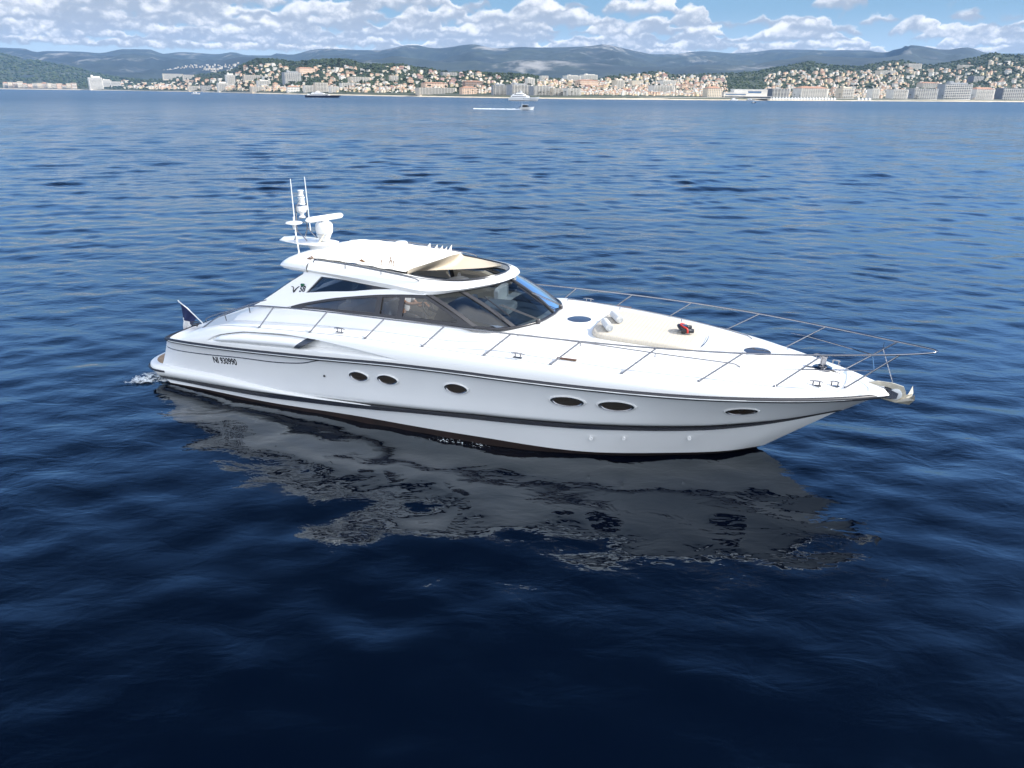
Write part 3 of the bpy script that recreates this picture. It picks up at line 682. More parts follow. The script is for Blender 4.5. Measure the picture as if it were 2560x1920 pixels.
# ---- interior seen through the glass
itr = empty('cabin_interior'); itr.parent = yacht
b = MB(); b.box((7.0, 0, 1.45), (5.0, 3.9, .06)); b.build('cabin_floor', WOOD, itr, smooth=None)
for sgn in (1, -1):
    c = MB(); c.grid([[(x, 1.80 * sgn, z) for x in np.linspace(4.6, 9.6, 6)] for z in (1.45, 2.5)], flip=sgn > 0); c.build('cabin_liner', CREAM, itr)
b = MB(); b.box((4.55, 0, 2.0), (.05, 3.6, 1.1)); b.build('cabin_bulkhead', LIGHTG, itr, smooth=None)
def cushion(c_, s, rot=0, rnd=.06):
    rows = []; n = 24
    for z, k in ((-.5, .9), (-.4, 1), (.3, 1), (.45, .96), (.5, .85)):
        P = []
        for j in range(n):
            a = 2 * math.pi * j / n; e = .35; cx = math.copysign(abs(math.cos(a)) ** e, math.cos(a)) * s[0] / 2 * k; cy = math.copysign(abs(math.sin(a)) ** e, math.sin(a)) * s[1] / 2 * k
            P.append((c_[0] + cx * math.cos(rot) - cy * math.sin(rot), c_[1] + cx * math.sin(rot) + cy * math.cos(rot), c_[2] + z * s[2]))
        rows.append(P)
    m_ = MB(); m_.grid(rows, cv=True); m_.add(rows[-1], [tuple(range(n))]); return m_
cushion((7.4, 1.25, 1.95), (2.9, .85, .45)).build('sofa_seat', CREAM, itr, smooth=45)
cushion((7.4, 1.66, 2.30), (3.0, .22, .55)).build('sofa_back', CREAM, itr, smooth=45)
cushion((5.4, .2, 1.95), (.6, 1.3, .5)).build('aft_seat', CREAM, itr, smooth=45)
cushion((8.95, .75, 2.2), (.55, 1.1, .5)).build('forward_seat', CREAM, itr, smooth=45)
cushion((9.35, .85, 2.62), (.16, .95, .5), .12).build('forward_seat_back', PLAST, itr, smooth=45)
cushion((7.55, -.95, 2.05), (.55, .75, .5)).build('helm_seat', DASHM, itr, smooth=45)
cushion((7.22, -.95, 2.42), (.16, .72, .55)).build('helm_seat_back', DASHM, itr, smooth=45)
for x, y, z in ((5.0, .3, 2.28), (5.12, .12, 2.30), (5.25, -.02, 2.22)):
    c = MB(); c.lathe([(.01, -.09), (.075, -.06), (.085, 0), (.07, .06), (.01, .085)], (x, y, z), 12); c.build('table_glass', PLAST, itr, smooth=60)
# dashboard, binnacle
rows = []
for y in np.linspace(-1.66, 1.3, 24):
    xf = 11.0 - .30 * (abs(y) / 1.3) ** 2.4 - .12; xr = 8.75 if y < -.25 else 9.7; top = 2.83 if y < -.25 else 2.69; s_ = sst(-.45, -.1, y); xr = lerp(8.75, 9.75, s_); top = lerp(2.86, 2.66, s_)
    rows.append([(xr - .1, y, 2.2), (xr, y, 2.62), (xr + .12, y, top), (xr + .45, y, top + .01), (lerp(xr, xf, .62), y, 2.66), (xf - .1, y, 2.60), (xf, y, 2.57)])
c = MB(); c.grid(rows, flip=True); c.build('dashboard', DASHM, itr, smooth=40)
cushion((9.9, -.55, 2.74), (.75, .85, .16), .1).build('instrument_hood', LIGHTG, itr, smooth=45)
cushion((10.3, .75, 2.66), (.9, .8, .07), -.15).build('chart_table', mat('slate_vinyl', (.03, .035, .05), .4), itr, smooth=45)
c = MB(); c.lathe([(.01, -.05), (.07, -.05), (.085, 0), (.07, .06), (.01, .08)], (9.35, -.75, 2.95), 14); c.build('compass', PLAST, itr, smooth=60)
hw = empty('steering_wheel'); hw.parent = yacht
Mw = Matrix.Rotation(R(62), 3, 'Y')
c = MB(); c.tube([Vector((8.18, -.92, 2.60)) + Mw @ Vector((.20 * math.cos(a), .20 * math.sin(a), 0)) for a in np.linspace(0, 2 * math.pi, 28, endpoint=False)], .017, 7, closed=True); c.build('wheel_rim', RUBBER, hw, smooth=60)
c = MB()
for a in (math.pi / 2, math.pi * 7 / 6, -math.pi / 6): c.tube([Vector((8.20, -.92, 2.59)), Vector((8.18, -.92, 2.60)) + Mw @ Vector((.19 * math.cos(a), .19 * math.sin(a), 0))], .013, 6)
c.tube([(8.2, -.92, 2.59), (8.6, -.92, 2.48)], .035, 8); c.build('wheel_spokes', RUBBER, hw)

# ---- radar mast: wing, goalpost, radar, lights, aerials
rows = []
wing = [(3.28,.0,3.79,.015),(3.4,.35,3.775,.03),(3.7,.42,3.76,.04),(4.1,.46,3.745,.045),(4.6,.42,3.74,.05),(4.85,.3,3.74,.045),(4.98,.0,3.73,.01)]
rows = []
for x, hw_, z, th in wing:
    hw2 = max(hw_, .02); rows.append([(x, hw2 * math.cos(a), z + th * math.sin(a) * (1 if math.sin(a) > 0 else 1.2)) for a in np.linspace(0, 2 * math.pi, 24, endpoint=False)])
b = MB(); b.grid(rows, cv=True); b.build('mast_wing', GEL, yacht, smooth=50)
rows = [[(x + lean_, y, z) for x, y in [(4.55 + .42 * math.cos(a), .30 * math.sin(a)) for a in np.linspace(0, 2 * math.pi, 20, endpoint=False)]] for z, lean_ in ((3.55, .05), (3.62, .0), (3.72, -.05))]
b = MB(); b.grid(rows, cv=True); b.build('mast_foot', GEL, yacht, smooth=50)
mast = empty('light_mast'); mast.parent = yacht
for sgn in (1, -1):
    c = MB(); c.tube([(3.80, .22 * sgn, 3.78), (3.90, .22 * sgn, 4.02), (3.94, .22 * sgn, 4.72)], .017, 7); c.tube([(3.90, .22 * sgn, 4.06), (4.20, .22 * sgn, 3.80)], .014, 6); c.build('mast_post', STEEL, mast)
    c = MB(); c.tube([(3.93, .31 * sgn, 3.95), (3.90, .29 * sgn, 5.38)], [.017, .010], 7); c.build('whip_aerial', PLAST, mast)
for z in (4.70, 4.34):
    c = MB(); c.tube([(3.94, -.22, z), (3.94, .22, z)], .012, 7); c.build('mast_crossbar', STEEL, mast)
for sgn in (1, -1):
    c = MB(); c.tube([(3.94, -.18 * sgn, 4.7), (3.95, -.05 * sgn, 4.82)], .012, 6); c.build('mast_bracket', STEEL, mast)
c = MB(); c.box((3.94, 0, 4.60), (.12, .34, .10)); c.lathe([(.085, 0), (.085, .03), (.05, .05), (.05, .10), (.12, .15), (.13, .19)], (3.94, 0, 4.36), 14); c.build('loudhailer', PLAST, mast, smooth=40)
c = MB(); c.lathe([(.09, 0), (.095, .02), (.075, .03), (.075, .16), (.095, .17), (.095, .19), (.02, .195)], (3.95, .02, 4.70), 16); c.tube([(3.95, -.02, 4.88), (3.96, 0, 4.96)], .02, 6); c.build('masthead_light', PLAST, mast, smooth=40)
c = MB(); c.lathe([(.075, 0), (.08, .02), (.06, .03), (.06, .12), (.08, .13), (.08, .15), (.02, .155)], (3.96, 0, 4.92), 16); c.build('anchor_light', PLAST, mast, smooth=40)
rad = empty('radar'); rad.parent = yacht
c = MB(); c.lathe([(.17, 0), (.21, .04), (.225, .16), (.22, .26), (.18, .31), (.06, .33)], (4.62, 0, 3.97), 22); c.build('radar_housing', PLAST, rad, smooth=50)
c = MB(); c.lathe([(.13, 0), (.17, .10), (.20, .17)], (4.60, 0, 3.80), 18); c.build('radar_pedestal', SILV, rad, smooth=50)
for dy in (-.03, .0, .03):
    c = MB(); c.tube([(4.72, -.14 + dy, 4.0), (4.66, -.18 + dy, 3.90), (4.58, -.20 + dy, 3.79)], .016, 6); c.build('radar_cable', CREAM, rad)
Mr = Matrix.Rotation(R(8), 3, 'Y').inverted()
rows = []
for t in np.linspace(-1, 1, 21):
    k = (1 - abs(t) ** 12) ** .5; k = max(k, .12); rows.append([Vector((4.66, 0, 4.40)) + Matrix.Rotation(R(68), 3, 'Z') @ Vector((t * .57, .06 * k * math.cos(a), .075 * k * math.sin(a) + t * .015)) for a in np.linspace(0, 2 * math.pi, 14, endpoint=False)])
c = MB(); c.grid(rows, cv=True); c.add(rows[0], [tuple(range(14))[::-1]]); c.add(rows[-1], [tuple(range(14))]); c.lathe([(.09, -.12), (.11, -.06), (.14, -.04)], (4.66, 0, 4.40), 14); c.build('radar_scanner', PLAST, rad, smooth=50)
aer = empty('satellite_aerial'); aer.parent = yacht
c = MB(); c.tube([(4.42, -.86, 3.56), (4.36, -.82, 3.85), (4.31, -.80, 4.14)], .017, 7); c.lathe([(.05, 0), (.05, .03), (.03, .06)], (4.42, -.86, 3.54), 10); c.build('aerial_pole', PLAST, aer)
c = MB(); c.lathe([(.03, -.14), (.05, -.05), (.06, -.02), (.20, -.005), (.215, .015), (.19, .04), (.06, .06), (.01, .065)], (4.29, -.80, 4.34), 22); c.tube([(4.29, -.80, 4.39), (4.29, -.80, 4.51)], .012, 6); c.build('aerial_dome', PLAST, aer, smooth=50)
# badge and side light on the arch
V, F_, w_, mn_ = on_hull_text('58', 0, 0, 0, 0, 1)
vs = [(lambda q: (q[0], -q[1], q[2]))(cs(5.035 + .17 * (v.x - mn_) / w_ + v.y * .03, 2.865 + .13 * v.y / .7 + .02 * (v.x - mn_) / w_, .068)) for v in V]
b = MB(); b.add(vs, F_)
vpts = smooth_path([(4.79,2.965),(4.85,2.95),(4.87,2.855),(4.89,2.85),(4.95,2.93),(5.02,2.985)], 16)
b.tube([(x, -cs(x, z, .068)[1], z) for x, z in vpts], [.010 + .008 * math.sin(math.pi * i / 15) for i in range(16)], 5)
b.build('model_badge', BLACK, yacht, smooth=None)
c = MB(); P = [(5.04,2.86),(5.02,2.95),(5.10,3.06),(5.17,3.07),(5.16,2.97),(5.10,2.87)]
c.poly3([(x, -cs(x, z, .052)[1], z) for x, z in P], normal_off=(0, -.006, .001)); sl_ = c.build('side_light_recess', SILV, yacht, smooth=None)
c = MB(); q = cs(5.13, 3.04, .10); c.box((q[0], -q[1], q[2]), (.08, .05, .055)); c.build('side_light_lens', mat('green_lens', (0.005, 0.10, 0.05), .1), sl_, smooth=None)

# ---- guard rails
base = [(17.68,.63),(16.35,1.38),(14.93,1.97),(13.42,2.31),(11.95,2.52),(10.45,2.59),(8.95,2.61),(7.46,2.62),(5.90,2.59),(4.34,2.54)]
topr = [(18.57,.46,2.73),(17.15,1.08,2.71),(15.68,1.59,2.70),(14.02,1.96,2.69),(12.47,2.15,2.68),(10.93,2.24,2.67),(9.33,2.26,2.65),(7.78,2.27,2.63),(6.18,2.24,2.60),(4.57,2.20,2.53)]
rail = [(19.27,0,2.76),(19.22,.10,2.755)] + topr + [(3.9,2.20,2.47),(3.3,2.22,2.30),(2.75,2.27,2.05),(2.28,2.32,1.73)]
RS = smooth_path(rail, 110)
for sgn in (1, -1):
    c = MB(); c.tube([(x, y * sgn, z) for x, y, z in RS], .019, 8); c.build('guard_rail', STEEL, yacht, smooth=60)
    for (bx, by), tq in zip(base, topr):
        c = MB(); c.tube([(bx, by * sgn, ZD(bx)), (tq[0], tq[1] * sgn, tq[2])], .0175, 7); s_ = c.build('stanchion', STEEL, yacht, smooth=60)
        c = MB(); c.lathe([(.035, 0), (.035, .012), (.018, .03)], (bx, by * sgn, ZD(bx)), 10); c.build('stanchion_foot', STEEL, s_)
    m0 = Vector((17.68, .63, 1.94)).lerp(Vector(topr[0]), .53); m1 = Vector((16.35, 1.38, 2.02)).lerp(Vector(topr[1]), .55)
    c = MB(); c.tube([(q.x, q.y * sgn, q.z) for q in (m0, m0.lerp(m1, .5), m1)], .0125, 7); c.tube([(m1.x, m1.y * sgn, m1.z), (m1.x - .35, (m1.y + .14) * sgn, m1.z - .01)], .005, 5); c.build('mid_rail', STEEL, yacht)
    # low grab rails along the foredeck
    gp = smooth_path([(10.86,1.70,2.435),(10.95,1.70,2.50),(12.5,1.60,2.475),(14.1,1.41,2.395),(15.45,1.10,2.29),(15.62,1.07,2.225)], 34)
    c = MB(); c.tube([(x, y * sgn, z) for x, y, z in gp], .014, 7); g_ = c.build('foredeck_grab_rail', STEEL, yacht, smooth=60)
    for x in (12.3, 13.9):
        y = float(np.interp(x, [q[0] for q in gp], [q[1] for q in gp])); z = float(np.interp(x, [q[0] for q in gp], [q[2] for q in gp])); c = MB(); c.tube([(x, y * sgn, z), (x, y * sgn, z - .08)], .012, 6); c.build('rail_bracket', STEEL, g_)
m0 = Vector((17.68, .63, 1.94)).lerp(Vector(topr[0]), .53); c = MB(); c.tube([(m0.x, -m0.y, m0.z), (m0.x, m0.y, m0.z)], .013, 7); c.build('pulpit_crossbar', STEEL, yacht)
# cockpit coaming rails aft
for sgn in (1, -1):
    P = smooth_path([(2.12,2.02,1.78),(2.16,2.02,1.90),(2.6,2.0,2.08),(3.1,1.98,2.24),(3.6,1.95,2.42),(4.1,1.90,2.58)], 24)
    c = MB(); c.tube([(x, y * sgn, z) for x, y, z in P], .015, 7); c.tube([(2.75, 1.99 * sgn, 2.13), (2.80, 2.0 * sgn, 1.9)], .014, 6); c.tube([(3.55, 1.95 * sgn, 2.40), (3.58, 1.96 * sgn, 2.2)], .014, 6); c.build('coaming_rail', STEEL, yacht, smooth=60)
    # smoked wing glass aft of the arch, with its rail
    c = MB(); c.tube([(5.02, 1.52 * sgn, 3.27), (4.45, 1.72 * sgn, 2.88), (3.8, 1.93 * sgn, 2.42)], .015, 6); c.build('arch_hand_rail', RUBBER, yacht)
    # cleats
    for x, dy, L in ((6.67, .12, .30), (11.2, .06, .30), (17.12, .0, .26), (17.47, .0, .18)):
        yy = YD(x) - dy - (.05 if x > 17 else 0); z = deck_z(x, yy); cl = MB()
        cl.tube([(x - L / 2, yy * sgn, z + .085), (x - L / 4, yy * sgn, z + .10), (x + L / 4, yy * sgn, z + .10), (x + L / 2, yy * sgn, z + .085)], [.010, .016, .016, .010], 7)
        for k in (-.06, .06): cl.tube([(x + k, yy * sgn, z), (x + k, yy * sgn, z + .10)], .014, 7)
        cl.box((x, yy * sgn, z + .006), (.2, .06, .012)); cl.build('cleat', STEEL, yacht, smooth=50)
    c = MB(); yy = 2.28; c.box((12.22, yy * sgn, deck_z(12.22, yy) + .014), (.42, .07, .02), -.06 * sgn); c.build('deck_step_plate', WOOD, yacht, smooth=None)
# foredeck hatches
for hx, hz in ((11.74, 0), (15.84, 0)):
    zz = deck_z(hx, 0); hobj = MB(); hobj.lathe([(.345, -.03), (.345, .03), (.33, .04), (.29, .042), (.285, .03)], (hx, 0, zz), 30); ho = hobj.build('deck_hatch', GEL, yacht, smooth=40)
    c = MB(); c.lathe([(.287, .0), (.287, .034), (.001, .04)], (hx, 0, zz), 30); c.build('hatch_glass', DARKGL, ho, smooth=40)
# windlass
wl = empty('windlass'); wl.parent = yacht; zz = deck_z(17.2, 0)
c = MB(); c.lathe([(.20, 0), (.20, .03), (.17, .05), (.001, .055)], (17.2, 0, zz), 22); c.build('windlass_base', STEEL, wl, smooth=50)
c = MB(); c.lathe([(.10, .05), (.10, .08), (.065, .10), (.06, .24), (.085, .27), (.085, .30), (.001, .31)], (17.2, 0, zz), 18); c.build('windlass_drum', STEEL, wl, smooth=50)
c = MB(); c.tube([(17.25 + .02 * i, .015 * math.sin(i * 2), zz + .03 + .004 * (i % 2) - .012 * i * .55) for i in range(44)], [.012 + .010 * (i % 2) for i in range(44)], 5); c.build('anchor_chain_run', mat('galvanised_chain', (.16, .15, .14), .5, metal=.6), wl)
c = MB(); c.tube([(17.02, -.1, zz + .02), (16.85, -.16, zz + .03)], .03, 6); c.build('foot_switch', RUBBER, wl)
# bow roller
c = MB()
for sgn in (1, -1): c.poly3([(18.05,.07*sgn,1.90),(18.5,.07*sgn,1.86),(18.72,.07*sgn,1.78),(18.70,.07*sgn,1.66),(18.55,.07*sgn,1.64),(18.1,.07*sgn,1.76)], normal_off=(0,.015*sgn,0))
c.box((18.3, 0, 1.79), (.5, .14, .02)); c.build('bow_roller', STEEL, yacht, smooth=None)

# ------------------------------------------------------------------ things lying on or carried by the yacht
def world_of(x, y, z):
    return yacht.matrix_basis @ Vector((x, y, z))
bpy.context.view_layer.update()
YM = Matrix.Translation((-9.26, 21.73, 0)) @ Matrix.Rotation(R(-22.6), 4, 'Z')
def on_yacht(name, x, y, z, label, cat, group=None, rz=0.0):
    q = YM @ Vector((x, y, z)); return empty(name, q, R(-22.6) + rz, label, cat, group)
# sun pad
sp = on_yacht('sun_pad', 0, 0, 0, 'cream ribbed sun pad strapped on the foredeck ahead of the windscreen', 'sun pad')
def pad(sgn):
    n = 30; out = smooth_path([(14.62,.0),(14.60,.55),(14.35,.86),(13.4,.98),(12.6,1.03),(12.38,.92),(12.28,.6),(12.25,.0)], n)
    rows = []
    for ins, dz_ in ((.0, .0), (-.01, .05), (.0, .09), (.03, .115), (.08, .12), (.35, .122), (1.0, .123)):
        rows.append([(lerp(x, 13.45, ins), (.003 + y * (1 - ins)) * sgn, deck_z(lerp(x, 13.45, ins), y * (1 - ins)) + dz_ - .004) for x, y in out])
    c = MB(); c.grid(rows, flip=sgn < 0); return c
for sgn in (1, -1): pad(sgn).build('cushion', PADM, sp, smooth=50)
c = MB(); c.tube(smooth_path([(14.70,.45,deck_z(14.7,.45)+.03),(14.74,.2,deck_z(14.74,.2)+.05),(14.74,-.2,deck_z(14.74,.2)+.05),(14.70,-.45,deck_z(14.7,.45)+.03)], 14), .012, 6); c.build('retaining_rail', STEEL, sp)
# rolled towels
TOW = mat('grey_white_towelling', (.62, .63, .63), .95, bump=(90, .004))
for (x, y, a, lb) in ((12.62, .10, R(-58), 'rolled pale grey towel nearer the middle of the sun pad, farther from the camera'), (12.60, -.62, R(-62), 'rolled pale grey towel lying at the near aft corner of the sun pad')):
    t = on_yacht('rolled_towel', x, y, deck_z(x, y) + .118, lb, 'towel', 'rolled towels on the sun pad', a)
    pts = []; n = 90
    for i in range(n):
        w = i / n * 5.2 * math.pi; rr = .022 + .068 * (i / n); pts.append((rr * math.cos(w), .092 + rr * math.sin(w)))
    c = MB(); c.grid([[(xx + (.012 * math.sin(py * 30) if abs(xx) > .2 else 0), px, py) for px, py in pts] for xx in np.linspace(-.27, .27, 7)]); c.build('towel_roll', TOW, t, smooth=80)
    c = MB(); c.lathe([(.084, -.255), (.086, 0), (.084, .255)], (0, 0, .092), 18, Matrix.Rotation(R(90), 3, 'Y')); c.build('towel_core', TOW, t, smooth=60)
# small black-and-red handheld device
RED = mat('red_plastic', (.55, .035, .02), .35)
dv = on_yacht('handheld_device', 14.22, .08, deck_z(14.22, .08) + .12, 'small black and red device with two short cylinders at the pad front', 'device', rz=R(20))
for sy in (-.14, .14):
    c = MB(); c.lathe([(.045, -.14), (.058, -.13), (.058, .05), (.05, .06), (.05, .13), (.03, .14)], (.04, sy, .075), 16, Matrix.Rotation(R(90), 3, 'Y')); c.build('cylinder_body', RUBBER, dv, smooth=50)
c = MB(); c.tube(smooth_path([(-.02,-.17,.10),(-.12,-.12,.13),(-.14,0,.14),(-.12,.12,.13),(-.02,.17,.10)], 20), .035, 8); c.build('black_handle', RUBBER, dv, smooth=60)
c = MB(); c.tube(smooth_path([(.03,-.20,.04),(.02,-.185,.13),(-.06,-.13,.165),(-.10,0,.175),(-.06,.13,.165),(.02,.185,.13)], 20), .020, 7); c.build('red_strap', RED, dv, smooth=60)
c = MB(); c.box((-.02, .0, .13), (.14, .16, .07)); c.build('control_unit', BLACK, dv, smooth=None)
# white dolphin-shaped figure inside, by the far side window
ds = on_yacht('dolphin_figure', 7.85, 1.45, 2.66, 'white dolphin-shaped figure standing inside the far cabin window below the open roof', 'figure')
pr = [(-.42,.06,.008),(-.34,.07,.030),(-.22,.09,.055),(-.08,.115,.085),(.08,.12,.095),(.22,.10,.085),(.34,.06,.060),(.42,.02,.030),(.45,.0,.012)]
c = MB(); c.tube([(x, 0, z) for x, z, r_ in pr], [r_ for x, z, r_ in pr], 12); c.build('dolphin_body', PLAST, ds, smooth=60)
c = MB(); c.poly3([(-.08,-.012,.17),(-.02,-.012,.30),(.03,-.012,.29),(.06,-.012,.17)], normal_off=(0,.024,0)); c.build('dolphin_fin', PLAST, ds, smooth=None)
# ensign
en = on_yacht('ensign_flag', 1.26, -1.3, 1.55, 'French tricolour flag drooping from a white leaning staff at the stern', 'flag')
c = MB(); c.tube([(0, 0, -.1), (-.50, 0, .28), (-.78, 0, .44)], .016, 8); c.lathe([(.0, .0), (.022, .01), (.022, .03), (.0, .04)], (-.79, 0, .44), 10); c.build('flag_staff', PLAST, en)
FB, FW, FR = mat('flag_blue', (.012, .022, .085), .8), mat('flag_white', (.72, .72, .72), .8), mat('flag_red', (.55, .03, .03), .8)
rows = []; NW, NH = 30, 14
for i in range(NW + 1):
    u = i / NW; P = []
    for j in range(NH + 1):
        v = j / NH; sx, sz = lerp(-.74, -.18, v), lerp(.41, .06, v)       # along the hoist
        ex, ez = lerp(-.74, -.56, v ** 1.3), lerp(-.46, -.42, v)          # gathered fly, hanging straight down
        P.append((lerp(sx, ex, u ** .9), .07 * math.sin(v * 11 + u * 2.0) * u ** .7 + .02 * math.sin(7 * u), lerp(sz, ez, u) + .0))
    rows.append(P)
c = MB(); k_ = NH + 1; vs = [q for r_ in rows for q in r_]
for i in range(NW):
    mi = 0 if i / NW < .47 else (1 if i / NW < .90 else 2)
    c.add([], []); c.f += [(i * k_ + j, i * k_ + j + 1, (i + 1) * k_ + j + 1, (i + 1) * k_ + j) for j in range(NH)]; c.mi += [mi] * NH
c.v = [tuple(map(float, q)) for q in vs]; c.build('flag_cloth', [FB, FW, FR], en, smooth=60)
# mooring line coil at the quarter
c = MB(); c.tube([(1.55 + .05 * math.cos(a) * (1 + .1 * a) , -1.86 + .05 * math.sin(a) * (1 + .1 * a), 1.56 + .006 * a) for a in np.linspace(0, 16, 60)], .014, 5); c.build('quarter_line_coil', RUBBER, yacht)
# anchor on the bow roller, chain above
GALV = mat('galvanised_steel', (.50, .46, .38), .5, metal=.25, vary=(9, .15))
an = on_yacht('plough_anchor', 0, 0, 0, 'galvanised plough anchor hanging over the roller at the bow', 'anchor')
c = MB(); c.poly3([(18.05,-.02,1.90),(18.30,-.02,1.97),(18.58,-.02,1.97),(18.80,-.02,1.92),(18.86,-.02,1.80),(18.90,-.02,1.66),(18.78,-.02,1.64),(18.76,-.02,1.74),(18.70,-.02,1.82),(18.5,-.02,1.87),(18.3,-.02,1.88)], normal_off=(0,.04,0)); c.build('anchor_shank', GALV, an, smooth=None)
for sgn in (1, -1):
    c = MB(); c.poly3([(18.40,.02*sgn,1.60),(18.75,.03*sgn,1.62),(18.92,.10*sgn,1.72),(18.99,.26*sgn,1.86),(19.02,.20*sgn,1.72),(18.96,.05*sgn,1.56),(18.7,.02*sgn,1.55)], normal_off=(.005,.012*sgn,.012)); c.build('anchor_fluke', GALV, an, smooth=None)
c = MB(); c.lathe([(.10, -.05), (.12, -.04), (.12, .04), (.10, .05)], (18.68, 0, 1.74), 18, Matrix.Rotation(R(90), 3, 'X')); c.build('roller_cheek', SILV, an, smooth=40)
c = MB(); ch0, ch1 = Vector((18.29, .10, 2.64)), Vector((18.58, .02, 1.98))
N_ = 22
for i in range(N_):
    a = ch0.lerp(ch1, i / N_); e = ch0.lerp(ch1, (i + .8) / N_); c.tube([a, e], .011 if i % 2 else .007, 5)
c.tube([ch0 + Vector((.02, .25, .08)), ch0], .006, 5); c.build('safety_chain', STEEL, an)
# helmsman
def skin_body(name, joints, bones, parent, material):
    me = bpy.data.meshes.new(name); me.from_pydata([j[:3] for j in joints], bones, [])
    o = bpy.data.objects.new(name, me); COL.objects.link(o)
    sk = o.modifiers.new('skin', 'SKIN'); sk.use_smooth_shade = True
    for v, j in zip(me.skin_vertices[0].data, joints): v.radius = (j[3], j[4] if len(j) > 4 else j[3])
    me.skin_vertices[0].data[0].use_root = True
    o.modifiers.new('sub', 'SUBSURF').levels = 1; o.modifiers['sub'].render_levels = 1
    dg = bpy.context.evaluated_depsgraph_get(); m2 = bpy.data.meshes.new_from_object(o.evaluated_get(dg))
    m2.materials.clear(); m2.materials.append(material)
    m2.polygons.foreach_set('use_smooth', [True] * len(m2.polygons))
    o2 = bpy.data.objects.new(name, m2); COL.objects.link(o2); o2.parent = parent; bpy.data.objects.remove(o); return o2
SKIN = mat('tanned_skin', (.42, .22, .13), .5); SHIRT = mat('white_shirt_cloth', (.70, .71, .74), .85); TROU = mat('dark_trousers', (.03, .035, .05), .85); HAIR = mat('dark_hair', (.03, .02, .015), .7)
pe = on_yacht('person', 0, 0, 0, 'person in a white short-sleeved shirt sitting at the helm, one hand on the wheel', 'person')
hp = (7.52, -.95, 2.36)
body = [(*hp, .15, .13), (7.53,-.95,2.52,.14,.12), (7.55,-.95,2.72,.155,.12), (7.56,-.95,2.84,.14,.10), (7.58,-.95,2.94,.058), (7.62,-.95,3.02,.075,.085), (7.64,-.95,3.12,.085,.095), (7.64,-.95,3.19,.05),
        (7.56,-1.13,2.85,.062), (7.68,-1.20,2.76,.050), (7.80,-1.19,2.72,.044), (7.95,-1.08,2.72,.036), (8.06,-1.02,2.73,.028), (8.11,-1.0,2.74,.034,.022),
        (7.56,-.77,2.85,.062), (7.70,-.72,2.66,.048), (7.84,-.74,2.56,.038), (8.00,-.80,2.60,.028), (8.06,-.80,2.62,.034,.022),
        (7.60,-1.06,2.34,.10), (7.98,-1.10,2.38,.075), (8.03,-1.10,2.05,.055), (8.05,-1.10,1.72,.042), (8.16,-1.10,1.55,.036),
        (7.60,-.84,2.34,.10), (7.98,-.80,2.38,.075), (8.03,-.80,2.05,.055), (8.05,-.80,1.72,.042), (8.16,-.80,1.55,.036)]
bones = [(0,1),(1,2),(2,3),(3,4),(4,5),(5,6),(6,7),(3,8),(8,9),(9,10),(10,11),(11,12),(12,13),(3,14),(14,15),(15,16),(16,17),(17,18),(0,19),(19,20),(20,21),(21,22),(22,23),(0,24),(24,25),(25,26),(26,27),(27,28)]
skin_body('body', body, bones, pe, SKIN)
sh = [(7.52,-.95,2.36,.165,.145), (7.53,-.95,2.52,.155,.135), (7.55,-.95,2.72,.17,.135), (7.56,-.95,2.85,.15,.11), (7.58,-.95,2.92,.075), (7.56,-1.13,2.85,.080), (7.68,-1.20,2.77,.072), (7.56,-.77,2.85,.080), (7.69,-.72,2.68,.070)]
skin_body('shirt', sh, [(0,1),(1,2),(2,3),(3,4),(3,5),(5,6),(3,7),(7,8)], pe, SHIRT)
tr = [(7.52,-.95,2.33,.17,.15), (7.60,-1.06,2.34,.115), (7.98,-1.10,2.38,.088), (8.03,-1.10,2.05,.066), (8.05,-1.10,1.62,.055), (7.60,-.84,2.34,.115), (7.98,-.80,2.38,.088), (8.03,-.80,2.05,.066), (8.05,-.80,1.62,.055)]
skin_body('trousers', tr, [(0,1),(1,2),(2,3),(3,4),(0,5),(5,6),(6,7),(7,8)], pe, TROU)
c = MB(); c.lathe([(.02,.11),(.07,.10),(.098,.05),(.10,.0),(.085,-.05)], (7.625,-.95,3.125), 14); c.build('hair', HAIR, pe, smooth=60)
for hx, hy, hz, dr in ((8.12,-1.0,2.74,1), (8.07,-.80,2.63,1)):
    for k in range(4):
        L = (.085, .095, .09, .07)[k]; yo = (k - 1.5) * .019; c = MB()
        c.tube([(hx, hy + yo, hz), (hx + L * .5, hy + yo, hz + .012), (hx + L * .8, hy + yo, hz - .015), (hx + L * .72, hy + yo, hz - .05)], [.009, .009, .008, .006], 6); c.build('finger', SKIN, pe, smooth=60)
    c = MB(); c.tube([(hx - .02, hy + .035, hz), (hx + .02, hy + .055, hz - .02), (hx + .05, hy + .045, hz - .04)], [.010, .010, .007], 6); c.build('thumb', SKIN, pe, smooth=60)
c = MB(); c.lathe([(.012,-.012),(.014,0),(.008,.02)], (7.735,-.95,3.09), 8); c.build('nose', SKIN, pe)
